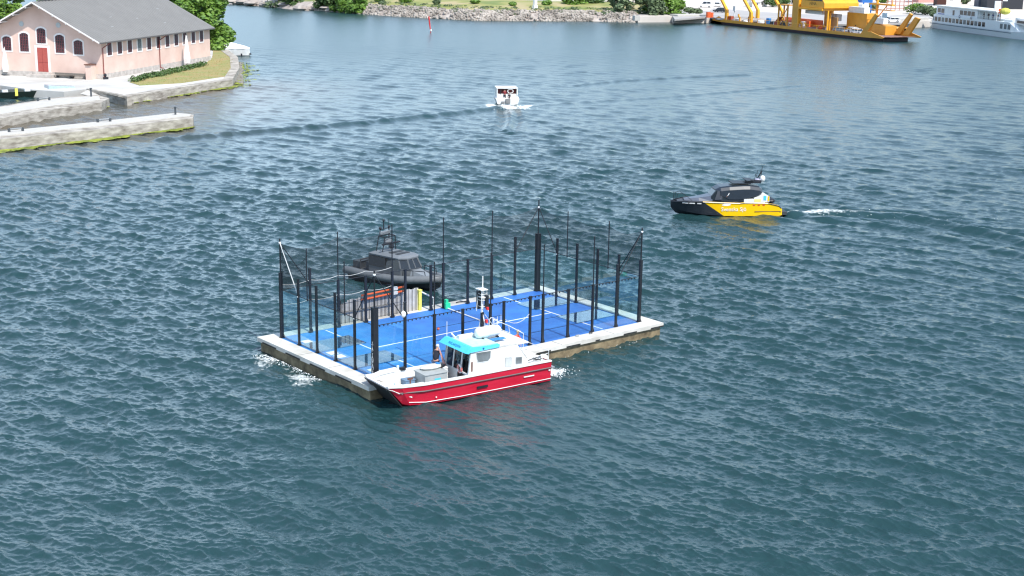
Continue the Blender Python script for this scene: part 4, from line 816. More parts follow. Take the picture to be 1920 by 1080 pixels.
weed('seaweed','bright green weed along the foot of the free standing pier',px2([(-60,290),(0,283),(180,262),(362,238)],WZ),1500,1.5,1)
weed('seaweed','green weed along the foot of the quay wall',px2([(236,193),(330,178),(437,163)],WZ),800,1.6,1)
weed('seaweed','green weed and stones off the quay corner',px2([(437,163),(455,135),(452,118)],WZ),420,2.8,1)
weed('seaweed','green weed at the foot of the inner pier',px2([(0,227),(100,213),(195,200)],WZ),420,1.2,1)
b=MB().mat(M('quay_boulder',(.2,.19,.17),.9,.3))
for i in range(60):
    p=W(random.uniform(440,454),random.uniform(118,158)); b.ball((p.x,p.y,WZ+.05),random.uniform(.2,.5),random.uniform(.2,.5),random.uniform(.15,.4),6,4)
o=b.build('shore_rocks'); tag(o,'rough stones heaped at the foot of the quay corner','rocks',None,'stuff')
# grass and planting
DRY=M('dry_grass',(.34,.24,.11),.95,scale=.35,col2=(.20,.24,.07),bump=.02); GRASS=M('grass_green',(.09,.14,.03),.95,scale=.3,col2=(.17,.20,.05))
gp=ccw(px2([(243,154),(300,139),(385,119),(398,108),(400,92),(420,96),(438,110),(437,124),(429,142),(340,155.5),(262,160)],GZ+.05)); b=MB().mat(DRY).prism(gp,GZ-.1,GZ+.06)
rr=random.Random(5)
for i in range(2600):
    t=rr.random(); x,y=rr.uniform(246,436),rr.uniform(104,159); 
    p=W(x,y,GZ+.06)
    # inside test
    ins=False
    for (xa,ya),(xb,yb) in zip(gp,gp[1:]+gp[:1]):
        if (ya>p.y)!=(yb>p.y) and p.x<(xb-xa)*(p.y-ya)/(yb-ya)+xa: ins=not ins
    if ins: a=rr.random()*3.14; h=rr.uniform(.08,.25); b.face([(p.x,p.y,GZ+.05),(p.x+.12*math.cos(a),p.y+.12*math.sin(a),GZ+.05),(p.x+.05,p.y+.03,GZ+.06+h)])
o=b.build('grass'); tag(o,'dry yellowed grass on the quay point',None,None,'stuff'); o['category']='grass'
LEAF=M('leaf_green',(.05,.13,.014),.6,scale=.9,col2=(.16,.27,.03),contrast=.02); LEAFD=M('leaf_dark_green',(.025,.065,.014),.6,scale=.9,col2=(.085,.15,.03)); LEAFG=M('leaf_grey_green',(.06,.10,.05),.6,scale=.9,col2=(.14,.19,.08))
def leaves(b,c,rx,ry,rz,n,size,rnd):
    for i in range(n):
        u=rnd.gauss(0,1),rnd.gauss(0,1),rnd.gauss(0,1); l=math.sqrt(sum(q*q for q in u))+1e-6; rr_=rnd.uniform(.55,1.05)
        p=Vector((c[0]+rx*rr_*u[0]/l,c[1]+ry*rr_*u[1]/l,c[2]+rz*rr_*u[2]/l))
        nrm=Vector((u[0]/l+rnd.gauss(0,.6),u[1]/l+rnd.gauss(0,.6),u[2]/l+rnd.gauss(0,.6)+.3)).normalized(); q_=nrm.to_track_quat('Z','Y').to_matrix(); s=size*rnd.uniform(.6,1.3)
        b.face([p+q_@Vector((s,0,0)),p+q_@Vector((0,s*.6,0)),p+q_@Vector((-s,0,0)),p+q_@Vector((0,-s*.6,0))])
def tree(x,y,z,h,r,label,m=None,seed=1,n=3000,leaf=.3,cat='tree',group=None,base=.25,name='tree'):
    rnd=random.Random(seed); T=empty(name,(x,y,z),0,label,cat,group); bark=M('bark',(.10,.075,.05),.9,.2)
    b=MB().mat(bark).tube((0,0,0),(0,0,h*.45),r*.07,r*.045,8); tips=[]
    for k in range(7):
        a=k*2.4+rnd.random(); q_=(math.cos(a)*r*.55,math.sin(a)*r*.55,h*rnd.uniform(.5,.8)); b.tube((0,0,h*rnd.uniform(.2,.42)),q_,r*.035,r*.012,6); tips.append(q_)
    b.build('trunk',T)
    b=MB().mat(m or LEAF); blobs=int(16+r)
    for k in range(blobs):
        zz=rnd.uniform(base,.97); w=math.sin(math.pi*min(1,max(.08,(zz-base+.12)/(1.12-base))))**.6 if base>.03 else math.sqrt(max(.1,1-zz*zz)); a=rnd.random()*6.28; rad=r*w*rnd.uniform(.35,.78)
        br=r*rnd.uniform(.26,.42); leaves(b,(rad*math.cos(a),rad*math.sin(a),h*zz-br*.3),br,br,br*.8,int(n/blobs),leaf,rnd)
    b.build('crown',T); return T
def shrub(x,y,z,r,h,label,m,seed,n=500,leaf=.22,group=None):
    rnd=random.Random(seed); T=empty('shrub',(x,y,z),0,label,'shrub',group); b=MB().mat(M('bark',(.1,.07,.05)))
    for k in range(5): a=k*1.3; b.tube((0,0,0),(r*.5*math.cos(a),r*.5*math.sin(a),h*.7),.05,.02,5)
    b.build('stem',T); b=MB().mat(m)
    for k in range(7): a=rnd.random()*6.28; q_=rnd.uniform(0,.55)*r; leaves(b,(q_*math.cos(a),q_*math.sin(a),h*rnd.uniform(.35,.7)),r*.5,r*.5,h*.32,n//7,leaf,rnd)
    b.build('foliage',T); return T
b=MB().mat(LEAFD); rnd=random.Random(9)
for i in range(60):
    t=i/59; p=W(250+132*t,152-30*t+rnd.uniform(-1,3.0),GZ); leaves(b,(p.x,p.y,GZ+.35),.9,.9,.55*(.6+.4*rnd.random()),60,.16,rnd)
o=b.build('low_planting'); tag(o,'band of low green planting along the foot of the long pink wall','planting',None,'stuff')
# ================================================================== PINK BUILDING
HO=(52.278,155.82); hA=math.atan2(.59438,.80419)
HB=empty('long_pink_building',(HO[0],HO[1],GZ),hA,'long pink plastered quay building with grey gabled roof, red door and arched windows','building')
PINK=M('pink_plaster',(.60,.42,.35),.85,scale=.35,col2=(.71,.53,.455),bump=.004); ROOF=M('grey_metal_roof',(.195,.186,.173),.55,.07,.4); TRIM=M('window_surround_white',(.74,.70,.68),.7,.04); SHUT=M('maroon_window_bars',(.13,.035,.04),.5,.3,6); BASE=M('stone_plinth',(.33,.30,.27),.9,scale=1.4,col2=(.55,.5,.46),bump=.03)
HL,HW,HE,HR=38.4,21.4,6.2,11.75
b=MB().mat(PINK); g=[(0,.75),(HW,.75),(HW,HE),(HW/2,HR),(0,HE)]
b.add([(0,y,z) for y,z in g]+[(HL,y,z) for y,z in g],[(4,3,2,1,0),(5,6,7,8,9)]+[(k,(k+1)%5,5+(k+1)%5,5+k) for k in range(5)])
wall=b.build('wall',HB)
b=MB().mat(BASE).box(-.06,HL+.06,-.06,HW+.06,-.3,.82); b.box(-1.6,-.06,8.2,12.6,-.3,.5); b.box(-.9,-.06,8.7,12.0,.5,.8); b.build('plinth',HB)
# roof slabs
sl=(HR-HE)/(HW/2); ov=.85; og=1.8; ogr=.45; zt=.16
b=MB().mat(ROOF)
for s in (0,1):
    ye=-ov if s==0 else HW+ov; ze=HE-sl*ov+.02; yr=HW/2; zr=HR+.02
    vs=[(-og,ye,ze),(HL+ogr,ye,ze),(HL+ogr,yr,zr),(-og,yr,zr)]; vs=vs+[(x,y,z+zt) for x,y,z in vs]; b.add(vs,[(3,2,1,0),(4,5,6,7),(0,1,5,4),(1,2,6,5),(2,3,7,6),(3,0,4,7)])
    yy=ye+(.0 if s==0 else 0)
for k in range(50):
    x_=-og+.4+k*.8; 
    for s in (0,): b.loft([[(x_,-ov,HE-sl*ov+.181),(x_+.04,-ov,HE-sl*ov+.181),(x_+.04,-ov,HE-sl*ov+.21),(x_,-ov,HE-sl*ov+.21)],[(x_,HW/2,HR+.181),(x_+.04,HW/2,HR+.181),(x_+.04,HW/2,HR+.21),(x_,HW/2,HR+.21)]])
roof=b.build('roof',HB)
b=MB().mat(TRIM)
for s in (0,1):
    ye=-ov if s==0 else HW+ov; ze=HE-sl*ov
    b.loft([[(-og-.04,ye,ze-.05),(-og-.002,ye,ze-.05),(-og-.002,ye,ze+.2),(-og-.04,ye,ze+.2)],[(-og-.04,HW/2,HR-.05),(-og-.002,HW/2,HR-.05),(-og-.002,HW/2,HR+.2),(-og-.04,HW/2,HR+.2)]])
for k in range(5):
    for s in (0,1): y_=HW/2+(-1 if s==0 else 1)*(1.2+k*2.3); z_=HR-sl*abs(y_-HW/2)-.05; b.box(-og+.02,0,y_-.08,y_+.08,z_-.2,z_)
b.build('barge_board',roof)
b=MB().mat(M('eaves_dark',(.1,.09,.09),.6)).box(-og,HL+ogr,-ov-.1,-ov-.002,HE-sl*ov-.06,HE-sl*ov+.1); b.build('gutter',roof)
b=MB().mat(M('ridge_dark',(.06,.06,.065),.7))
for k in range(40): b.box(k*.95,k*.95+.5,HW/2-.16,HW/2+.16,HR+.19,HR+.32)
for x_,y_ in ((8,2.5),(12,5),(19,4),(25,2.0),(30,6)): b.mat(M('roof_streak',(.42,.43,.44),.5)).box(x_,x_+.7,y_,y_+.12,HE+sl*y_+.19,HE+sl*y_+.25)
b.build('ridge_cap',roof)
def archwin(y,z0,z1,w=1.55,par=wall):
    f=MB().mat(TRIM); yo,zo=w/2+.24,.24
    pts=[(y-yo,z0-.22),(y+yo,z0-.22),(y+yo,z1-.25+zo*.6),(y+yo*.55,z1+zo*.9),(y,z1+.1+zo),(y-yo*.55,z1+zo*.9),(y-yo,z1-.25+zo*.6)]
    n=len(pts); f.add([(-.05,a,c) for a,c in pts]+[(-.001,a,c) for a,c in pts],[tuple(range(n-1,-1,-1)),tuple(range(n,2*n))]+[(k,(k+1)%n,n+(k+1)%n,n+k) for k in range(n)])
    fo=f.build('window',par)
    p=MB().mat(DWIN); q_=[(y-w/2,z0),(y+w/2,z0),(y+w/2,z1-.25),(y+w*.27,z1-.03),(y,z1+.05),(y-w*.27,z1-.03),(y-w/2,z1-.25)]; n=len(q_)
    p.add([(-.062,a,c) for a,c in q_]+[(-.052,a,c) for a,c in q_],[tuple(range(n-1,-1,-1)),tuple(range(n,2*n))]+[(k,(k+1)%n,n+(k+1)%n,n+k) for k in range(n)])
    p.mat(SHUT)
    for k in range(5): a=y-w/2+w*(k+.5)/5; p.box(-.1,-.063,a-.06,a+.06,z0,z1-.25+(.25 if k in (1,2,3) else .05))
    k=z0+.2
    while k<z1-.2: p.box(-.095,-.064,y-w/2,y+w/2,k,k+.07); k+=.42
    p.build('glazing',par); return fo
for y,z0,z1 in ((16.75,4.0,6.2),(13.6,3.95,6.85),(10.45,5.35,7.7),(7.2,3.95,6.75),(3.95,3.8,6.0),(19.6,3.8,5.9)): archwin(y,z0,z1)
b=MB().mat(TRIM).box(-.06,-.001,9.1,11.8,.84,5.0); d0=b.build('door',wall)
b=MB().mat(M('red_door_paint',(.38,.075,.06),.6,.1)).box(-.08,-.061,9.5,11.35,.84,4.65); dl=b.build('door_leaf',d0)if False else b.build('door_leaf',wall)
b=MB().mat(M('door_groove',(.2,.02,.02),.6)).box(-.09,-.081,10.4,10.45,.84,4.65).box(-.09,-.081,9.5,11.35,2.3,2.36).build('groove',wall)
for y in (7.3,13.9):
    b=MB().mat(M('vent_grey',(.42,.46,.47),.6)); b.tube((-.06,y,8.3),(-.001,y,8.3),.42,n=14); b.build('vent',wall)
for k in range(11):
    x_=2.6+k*3.24; f=MB().mat(TRIM).box(x_-.95,x_+.95,-.05,-.001,3.42,5.75).build('window',wall)
    p=MB().mat(DWIN).box(x_-.65,x_+.65,-.063,-.052,3.65,5.55); p.mat(SHUT if k!=3 else M('grey_bars',(.3,.33,.33),.5))
    for j in range(4): p.box(x_-.62+.36*j,x_-.5+.36*j,-.09,-.064,3.65,5.55)
    p.build('glazing',wall)
DPM=M('drainpipe_red',(.22,.05,.04),.5)
for x_ in (-.0,18.6):
    b=MB().mat(DPM).path([(x_+1.5,-ov-.05,HE-sl*ov-.05),(x_+.35,-.14,HE-1.3),(x_+.35,-.14,.35),(x_+.8,-.5,.15)],.075,7); b.build('drainpipe',HB)
o=MB().mat(BLK).box(-.4,.4,-.4,.4,0,.35).ball((0,0,.65),.3,.3,.3).build('black_sack'); p=W(197,148.5,GZ); o.location=(p.x,p.y,GZ); tag(o,'black bundle at the foot of the building corner drainpipe','bundle')
p=W(171,149,GZ); o=MB().mat(PINK).box(-.75,.75,-.5,.5,0,2.3).mat(BROWNR).box(-.95,.85,-.6,.6,2.301,2.45).build('pink_cabinet'); o.location=(p.x,p.y,GZ); o.rotation_euler.z=hA; tag(o,'pink utility cabinet with brown lid by the building corner','cabinet')
for i,(x,y) in enumerate(((122,146.5),(147,148),(60,141))):
    p=W(x,y,GZ); b=MB().mat(M('bench_wood',(.16,.14,.12),.8)).box(-1.6,1.6,-.3,.3,.42,.5).box(-1.6,1.6,.3,.36,.6,.9).mat(DKG).box(-1.4,-1.3,-.3,.3,0,.42).box(1.3,1.4,-.3,.3,0,.42)
    o=b.build('bench'); o.location=(p.x,p.y,GZ); o.rotation_euler.z=hA+math.pi/2; tag(o,('dark bench against the gable wall right of the red door','dark bench beside the pink cabinet','bench left of the door steps')[i],'bench')
def parasol(x,y,h,label):
    p=W(x,y,GZ); T=empty('parasol',(p.x,p.y,GZ),0,label,'parasol','closed white parasols')
    MB().mat(DKG).tube((0,0,0),(0,0,h),.05).box(-.6,.6,-.6,.6,0,.12).build('pole',T)
    MB().mat(M('parasol_canvas',(.72,.70,.68),.8,.1,5)).loft([[(r_*(1+.25*(k%2))*math.cos(2*math.pi*k/10),r_*(1+.25*(k%2))*math.sin(2*math.pi*k/10),z_) for k in range(10)] for z_,r_ in ((.55,.42),(1.4,.5),(2.6,.36),(h-1,.2),(h,.04))]).build('canopy',T)
parasol(351,124,5.4,'closed white parasol standing against the long wall of the pink building'); parasol(12,141,5.0,'closed white parasol by the left gable windows')
# boat in the basin and boat behind the point
b=MB().mat(M('dark_green_hull',(.02,.035,.028),.5)); p=W(10,182,WZ)
T=empty('moored_boat',(p.x,p.y,WZ),math.atan2(*(lambda d:(d.y,d.x))(W(100,178,WZ)-p)),'dark boat moored in the little basin behind the inner pier','boat')
b.loft([[(x,w,.9),(x,w*.7,-.1),(x,-w*.7,-.1),(x,-w,.9)] for x,w in ((-9,1.3),(-3,1.9),(3,1.9),(5.6,1.7),(6,1.5))]); b.build('hull',T)
b=MB().mat(M('boat_glass_grey',(.3,.4,.45),.2)).loft([[(6.05,-1.5,.5),(6.05,1.5,.5),(6.05,1.2,1.5),(6.05,-1.2,1.5)],[(10.5,-1.2,.5),(10.5,1.2,.5),(10,.9,1.2),(10,-.9,1.2)]]); b.mat(WHITE).loft([[(10.5,-1.3,.0),(10.5,1.3,.0),(10.5,1.4,.9),(10.5,-1.4,.9)],[(14.5,-.1,.3),(14.5,.1,.3),(14.5,.1,.9),(14.5,-.1,.9)]]); b.build('windscreen',T)
b=MB().mat(OFFW)
for k in range(3): b.box(-4+k*3.2,-3.2+k*3.2,-1.92,-1.4,.91,1.25)
b.mat(YPL).box(1,1.4,-1.9,-1.6,.3,1.4); b.build('deck_gear',T)
p=W(440,104,WZ); T=empty('covered_boat',(p.x,p.y,WZ),math.atan2(*(lambda d:(d.y,d.x))(W(462,104,WZ)-p)),'white boat under a white cover moored behind the quay point','boat')
MB().mat(WHITE).loft([[(x,w,.5+.9),(x,w*.8,.1),(x,-w*.8,.1),(x,-w,.5+.9)] for x,w in ((-2.6,1.2),(0,1.4),(2.2,1.3),(3.0,1.0))]).build('hull',T)
MB().mat(WHITE).loft([[(x,w,1.4),(x,.0,1.5+hh),(x,-w,1.4)] for x,w,hh in ((-2.7,1.2,.9),(-.5,1.45,1.1),(1.8,1.4,.5),(3.0,1.05,.1))]).build('cover',T)
MB().mat(BLK).box(1.2,1.5,-1.7,-1.4,-.2,.5).box(-2.2,-1.9,-1.6,-1.3,-.2,.6).box(2.9,3.3,-.9,-.5,.2,.5).build('fender',T)
p=W(412,92,GZ); tree(p.x-3,p.y+2,GZ,13.5,6.2,'large leafy tree at the far end of the pink building, nearest the water',LEAF,21,15000,.42,base=.03)
p=W(385,78,GZ); tree(p.x-4,p.y-2,GZ,17,8,'large leafy tree rising behind the right end of the grey roof',LEAF,22,16000,.42,base=.1)
HX=lambda x,y:(HO[0]+x*.80419-y*.59438,HO[1]+x*.59438+y*.80419)
x_,y_=HX(-2+22,32); tree(x_-1.0,y_-6,GZ,17.5,5,'leafy tree behind the gable peak of the pink building',LEAF,23,7000,.36,base=.2)
x_,y_=HX(30,26); tree(x_,y_,GZ,15,6,'leafy tree hidden mostly behind the far roof slope',LEAF,24,3000,.4,base=.2)
# ================================================================== FAR SHORE
sp=[(-700,1500),(-200,900),(60,700),(150,560),(190,450)]+px2([(440,8),(490,12),(540,17),(575,20),(600,18.5),(625,22),(700,28),(800,34),(900,39),(1000,39.5),(1100,40),(1190,42)],WZ)
nq=len(sp)
sp+=px2([(1196,42),(1260,41.5),(1262,43.5),(1332,43),(1340,37),(1480,49),(1600,53),(1690,54),(1744,50),(1752,38),(1930,50),(2200,70)],WZ)+[(330,-40),(500,-400),(900,-1400)]
prof=[(-.6,WZ-2),(0,WZ-.25),(1.5,WZ+.5),(4,.9),(8,1.7),(14,2.3),(30,3.0),(60,3.6),(120,4.2),(400,6),(3500,30)]
profq=[(-.6,WZ-2),(0,WZ-2),(.02,1.0),(4,1.02),(8,1.02),(14,1.02),(30,1.05),(60,1.1),(120,1.8),(400,5),(3500,30)]
# resample
dense=[];kind=[]
for i,(p,q_) in enumerate(zip(sp[:-1],sp[1:])):
    L=math.dist(p,q_); k=max(1,min(24,int(L/4))) if 4<=i<=nq+10 else 1
    for j in range(k): t=j/k; dense.append((p[0]+(q_[0]-p[0])*t,p[1]+(q_[1]-p[1])*t)); kind.append(i>=nq)
dense.append(sp[-1]); kind.append(True)
IN=Vector((math.cos(YAW-.12),math.sin(YAW-.12)))
vs=[]; 
for i,(x,y) in enumerate(dense):
    pr=profq if kind[i] else prof; jit=0 if kind[i] else random.uniform(-.6,.6)
    for d,z in pr:
        fan=Vector(IN)
        vs.append((x+fan.x*(d+(jit if 0<d<10 else 0)),y+fan.y*(d+(jit if 0<d<10 else 0)),z+(0 if kind[i] or d<=0 else random.uniform(-.18,.18)*(1 if d<20 else .6))))
np_=len(prof); LAND=bpy.data.materials.new('shore_ground'); LAND.use_nodes=True; n=LAND.node_tree; bs=n.nodes['Principled BSDF']; bs.inputs['Roughness'].default_value=.95
ge=n.nodes.new('ShaderNodeNewGeometry'); n1=n.nodes.new('ShaderNodeTexNoise'); n1.inputs['Scale'].default_value=.09; n1.inputs['Detail'].default_value=6; n.links.new(ge.outputs['Position'],n1.inputs['Vector'])
r1=n.nodes.new('ShaderNodeValToRGB'); el_=r1.color_ramp.elements; el_[0].position=.38; el_[0].color=(.15,.19,.05,1); el_[1].position=.62; el_[1].color=(.36,.30,.16,1); ne=el_.new(.5); ne.color=(.26,.26,.08,1)
n.links.new(n1.outputs['Fac'],r1.inputs[0]); n.links.new(r1.outputs[0],bs.inputs['Base Color'])
ROCKG=M('shore_rock',(.24,.20,.175),.95,scale=.35,col2=(.46,.41,.37),bump=.1); QPAVE=M('pale_quay_surface',(.55,.50,.45),.9,.1,.15)
b=MB()
for i in range(len(dense)-1):
    for k in range(np_-1):
        b.mat(QPAVE if kind[i] and kind[i+1] else (ROCKG if k<4 else LAND)); a=i*np_+k; b.f.append((a,a+np_,a+np_+1,a+1)); b.m.append(b.cur)
b.v=vs; o=b.build('far_ground'); tag(o,kind='structure')
def inland(x,y,d,z): p=W(x,y,WZ); return Vector((p.x+IN.x*d,p.y+IN.y*d,z))
# riprap
BO=M('riprap_stone',(.14,.12,.10),.95,scale=.25,col2=(.47,.42,.37)); b=MB().mat(BO); rnd=random.Random(4)
shorepx=[(545,17),(600,20),(700,28),(800,34),(900,39),(1000,39.5),(1100,40),(1190,42)]
def onshore(t):
    k=t*(len(shorepx)-1); i=min(int(k),len(shorepx)-2); f=k-i; a,c=shorepx[i],shorepx[i+1]; return a[0]+(c[0]-a[0])*f,a[1]+(c[1]-a[1])*f
for i in range(5200):
    x,y=onshore(rnd.random())
    if math.sin(x*.043)+math.sin(x*.11+1)+rnd.uniform(-1.2,1.6)<-.4: continue
    d=rnd.random()**1.2*(9 if x>640 else 5); z=np.interp(d,[q[0] for q in prof],[q[1] for q in prof]); p=inland(x,y,d-.5,z); s=rnd.uniform(.15,.62)
    vs_=[]; b.ball((p.x,p.y,p.z+s*.2),s*rnd.uniform(.7,1.3),s*rnd.uniform(.7,1.3),s*rnd.uniform(.5,.9),5,3)
o=b.build('riprap'); tag(o,'band of pale broken stones along the far shore','rocks',None,'stuff')
b=MB().mat(LEAFG); rnd=random.Random(8)
for i in range(260):
    x,y=onshore(.12+.88*rnd.random()); d=rnd.uniform(4,16); z=float(np.interp(d,[q[0] for q in prof],[q[1] for q in prof])); p=inland(x,y,d,z); r_=rnd.uniform(.4,1.3)
    leaves(b,(p.x,p.y,z+.15),r_,r_,r_*.4,26,.22,rnd)
o=b.build('bank_vegetation'); tag(o,'low weeds and tufts growing between the stones of the far bank','weeds',None,'stuff')
b=MB().mat(ROCKG); rnd=random.Random(6)
for (x,y,s) in ((448,9,3),(462,10,3.2),(478,11,3),(500,12.5,2.5),(525,14,2.6),(556,16,4),(570,18,4.2),(585,19,3.2),(592,12,5),(630,22,3)):
    p=inland(x,y,2,.3); 
    for k in range(5): b.ball((p.x+rnd.uniform(-s,s),p.y+rnd.uniform(-s,s),rnd.uniform(-.6,.4)),s*rnd.uniform(.4,.9),s*rnd.uniform(.4,.9),rnd.uniform(.5,1.1),7,4)
o=b.build('bedrock'); tag(o,'smooth pinkish bedrock outcrops at the left end of the far shore','rocks',None,'stuff')
# path on the far bank and the ferry yard
def ribbon(pts,w,z,m,name,th=.12):
    b=MB().mat(m)
    for p,q_ in zip(pts[:-1],pts[1:]): 
        n_=Vector((IN.x,IN.y))*w; b.add([(p[0],p[1],z-th),(q_[0],q_[1],z-th),(q_[0]+n_.x,q_[1]+n_.y,z-th),(p[0]+n_.x,p[1]+n_.y,z-th),(p[0],p[1],z),(q_[0],q_[1],z),(q_[0]+n_.x,q_[1]+n_.y,z),(p[0]+n_.x,p[1]+n_.y,z)],[(0,1,5,4),(1,2,6,5),(2,3,7,6),(3,0,4,7),(4,5,6,7)])
    o=b.build(name); tag(o,kind='structure'); return o
ribbon([tuple(inland(x,y,52,0))[:2] for x,y in ((620,22),(760,33),(900,39))]+[tuple(inland(x,y,40,0))[:2] for x,y in ((1000,40),(1100,40))]+[tuple(inland(1190,42,36,0))[:2]],4,3.75,M('pale_path',(.62,.58,.54),.9),'path',.5)
pv=ccw(px2([(1265,36),(1330,31),(1345,34),(1480,42),(1600,46),(1700,43),(1800,20),(1850,-16),(1230,-14)],1.05)); b=MB().mat(M('yard_asphalt',(.36,.345,.335),.9,.08,.1)).prism(pv,.6,1.06); o=b.build('pavement'); tag(o,kind='structure')
# concrete blocks of the berth
def worldbox(name,x0,x1,y,z0,z1,depth,m,label,cat='quay block',cap=None):
    a=W(x0,y[0],z0);c=W(x1,y[1],z0); d=(c-a).normalized(); n_=Vector((-d.y,d.x,0)); n_=n_ if n_.dot(Vector((IN.x,IN.y,0)))>0 else -n_
    b=MB().mat(m); poly=ccw([tuple(a)[:2],tuple(c)[:2],tuple(c+n_*depth)[:2],tuple(a+n_*depth)[:2]]); b.prism(poly,z0,z1)
    if cap: b.mat(cap).prism(poly,z1+.001,z1+.12)
    o=b.build(name,bevel=.05); tag(o,label,cat); return o
worldbox('quay_block',1270,1334,(45,44.5),WZ-.4,1.5,5,CONC,'pale concrete quay block at the left end of the car ferry')
worldbox('quay_block',1196,1268,(43,42),WZ-.4,1.2,4,M('timber_quay_grey',(.22,.21,.2),.9,.15,1),'grey timber faced quay below the big waterside trees')
worldbox('quay_block',1672,1740,(56,52.5),WZ-.4,1.9,7,CONC,'pale concrete pier between the ferry bow and the white ship')
worldbox('stone_block',1190,1200,(39,39),.2,1.6,2,CONC,'pale stone block on the shore left of the timber quay','block')
# shore trees and shrubs
for i,(x,y,d,h,r,m,lab,n,base) in enumerate((
  (520,14,1.5,13,4.5,LEAFG,'grey green tree leaning over the bedrock of the far shore',1500,.1),
  (548,16,1,9,3.6,LEAFD,'dark tree at the water edge beside the bedrock',1300,.05),
  (612,21,1.5,10,4.4,LEAFD,'dark bushy tree over the dark rock of the far shore',1600,.05),
  (640,24,3,13,4.4,LEAF,'bright green tree second in the far shore clump',1400,.1),
  (665,26,3,8,4.4,LEAF,'yellow green rounded tree where the stones begin',1500,.02),
  (1062,40,30,9,4,LEAF,'green tree above the far path, left of centre of the bank',900,.1),
  (1090,40,34,9,4,LEAFD,'dark green tree above the far path',900,.1),
  (1160,41,9,13,4.2,LEAFG,'grey green willow like tree on the far bank',1800,.02),
  (1215,41,6,13,5,LEAFG,'broad olive green tree over the timber quay, the left one',2200,.02),
  (1240,41,9,15,5.5,LEAF,'tall bright green tree over the timber quay, the middle one',2400,.02),
  (1262,41,7,12,4,LEAF,'bright green tree at the right end of the timber quay',1500,.02))):
    p=inland(x,y,d,0); z=1.0 if x>1195 else float(np.interp(d,[q[0] for q in prof],[q[1] for q in prof]))-.1
    tree(p.x,p.y,z,h*.6,r*1.15,lab,m,40+i,n*2,.42,group='trees along the far shore',base=.0)
for i,(x,y,d,r,h,m,lab) in enumerate(((745,30,14,2.4,3,LEAF,'round green shrub alone on the grassy far bank'),(802,34,16,1.6,2.6,LEAFG,'grey green shrub beside the far path'),(705,28,9,1.5,1.6,LEAFG,'small shrub just above the stones'),(1010,39,22,2,2,LEAF,'low green shrub in the grass above the stones'),(1292,40,5,2.4,2.2,LEAFG,'shrub on the quay left of the parked van'),(1308,40,6,1.8,1.8,LEAFG,'small shrub beside the orange barrels'),(870,37,24,2,1.6,LEAF,'low shrub by the path right of the red beacon'),(945,39,20,1.6,1.5,LEAF,'low shrub in the middle of the far bank'),(690,27,14,2.6,3.4,LEAF,'bright shrub at the right edge of the tree clump'))):
    p=inland(x,y,d,0); z=1.05 if x>1195 else float(np.interp(d,[q[0] for q in prof],[q[1] for q in prof]))-.1; shrub(p.x,p.y,z,r,h,lab,m,70+i,900,.3,'shrubs on the far bank')
# red beacon
p=W(808,61); d=(Vector((_r.x,_r.y,0))); T=empty('beacon',(p.x,p.y,WZ),0,'red leaning channel marker pole standing in the water','beacon')
MB().mat(RED).tube((0,0,-.5),(-d.x*.55,-d.y*.55,4.0),.12,.2,8).build('pole',T); MB().mat(WHITE).tube((0,0,.35),(-d.x*.06,-d.y*.06,.8),.24).build('band',T)
# ================================================================== CARS
def car(x,y,z,rz,m,label,van=False):
    T=empty('parked_car',(x,y,z),rz,label,'van' if van else 'car','cars parked around the ferry berth')
    b=MB().mat(m); h=1.25 if van else .85
    b.loft([[(x_,w_,z0),(x_,w_,z1),(x_,-w_,z1),(x_,-w_,z0)] for x_,w_,z0,z1 in ((-2.2,.75,.4,.8),(-2.1,.86,.25,h),(-.3,.9,.22,h+.02),(1.1,.9,.22,h-.02 if not van else 1.0),(2.0,.84,.28,.72),(2.25,.7,.4,.62))]); b.build('body',T,bevel=.03)
    b=MB().mat(DWIN); t=2.0 if van else 1.42; b.loft([[(-2.0,.82,h),(-2.0,-.82,h),(1.2,-.82,h-.03),(1.2,.82,h-.03)],[(-1.7,.68,t-.04),(-1.7,-.68,t-.04),(.45,-.68,t-.02),(.45,.68,t-.02)]]); b.build('windows',T)
    b=MB().mat(m); b.loft([[(-1.72,.7,t-.03),(-1.72,-.7,t-.03),(.47,-.7,t-.03),(.47,.7,t-.03)],[(-1.6,.6,t+.05),(-1.6,-.6,t+.05),(.35,-.6,t+.05),(.35,.6,t+.05)]])
    for x_ in (-1.85,-.6,.85): 
        for s in (1,-1): b.tube((x_,s*.84,h-.02),(x_*.8+.0,s*.7,t-.02),.05,n=4)
    b.build('roof',T)
    for x_ in (-1.35,1.35):
        for s in (1,-1): b=MB().mat(BLK).tube((x_,s*.72,.33),(x_,s*.93,.33),.33,n=12); b.mat(STEEL).tube((x_,s*.931,.33),(x_,s*.94,.33),.18,n=10); b.build('wheel',T)
    return T
CW=M('car_white',(.75,.75,.75),.25,.02); CS=M('car_silver',(.3,.34,.38),.25,.03,metal=.4); CDK=M('car_dark',(.03,.035,.045),.25,.05)
for x,y,rz,m,lab,v in ((1322,14,2.3,CW,'white van parked behind the left end of the ferry',True),(1346,12,.6,CW,'white car driving on the grey yard behind the ferry',False),(1350,23,1.8,CDK,'dark car by the orange barrels',False),(1412,5,.5,CDK,'dark car near the small white house',False),(1500,1,2.5,CW,'white car at the top of the yard above the ferry bridge',False),(1525,2,2.5,CW,'second white car at the top of the yard',False),(1538,14,1,CS,'silver car on the pale yard right of the ferry bridge',False),(1655,40,2.6,CW,'white car on the berth behind the ferry bow',False),(1672,42,2.6,CW,'white car on the berth beside the striped barrier',False),(1640,12,2.2,CW,'white car near the blue hoist',False)):
    p=W(x,y,1.07); car(p.x,p.y,1.07,rz,m,lab,v)
p=W(1328,33,1.07); b=MB().mat(ORNG)
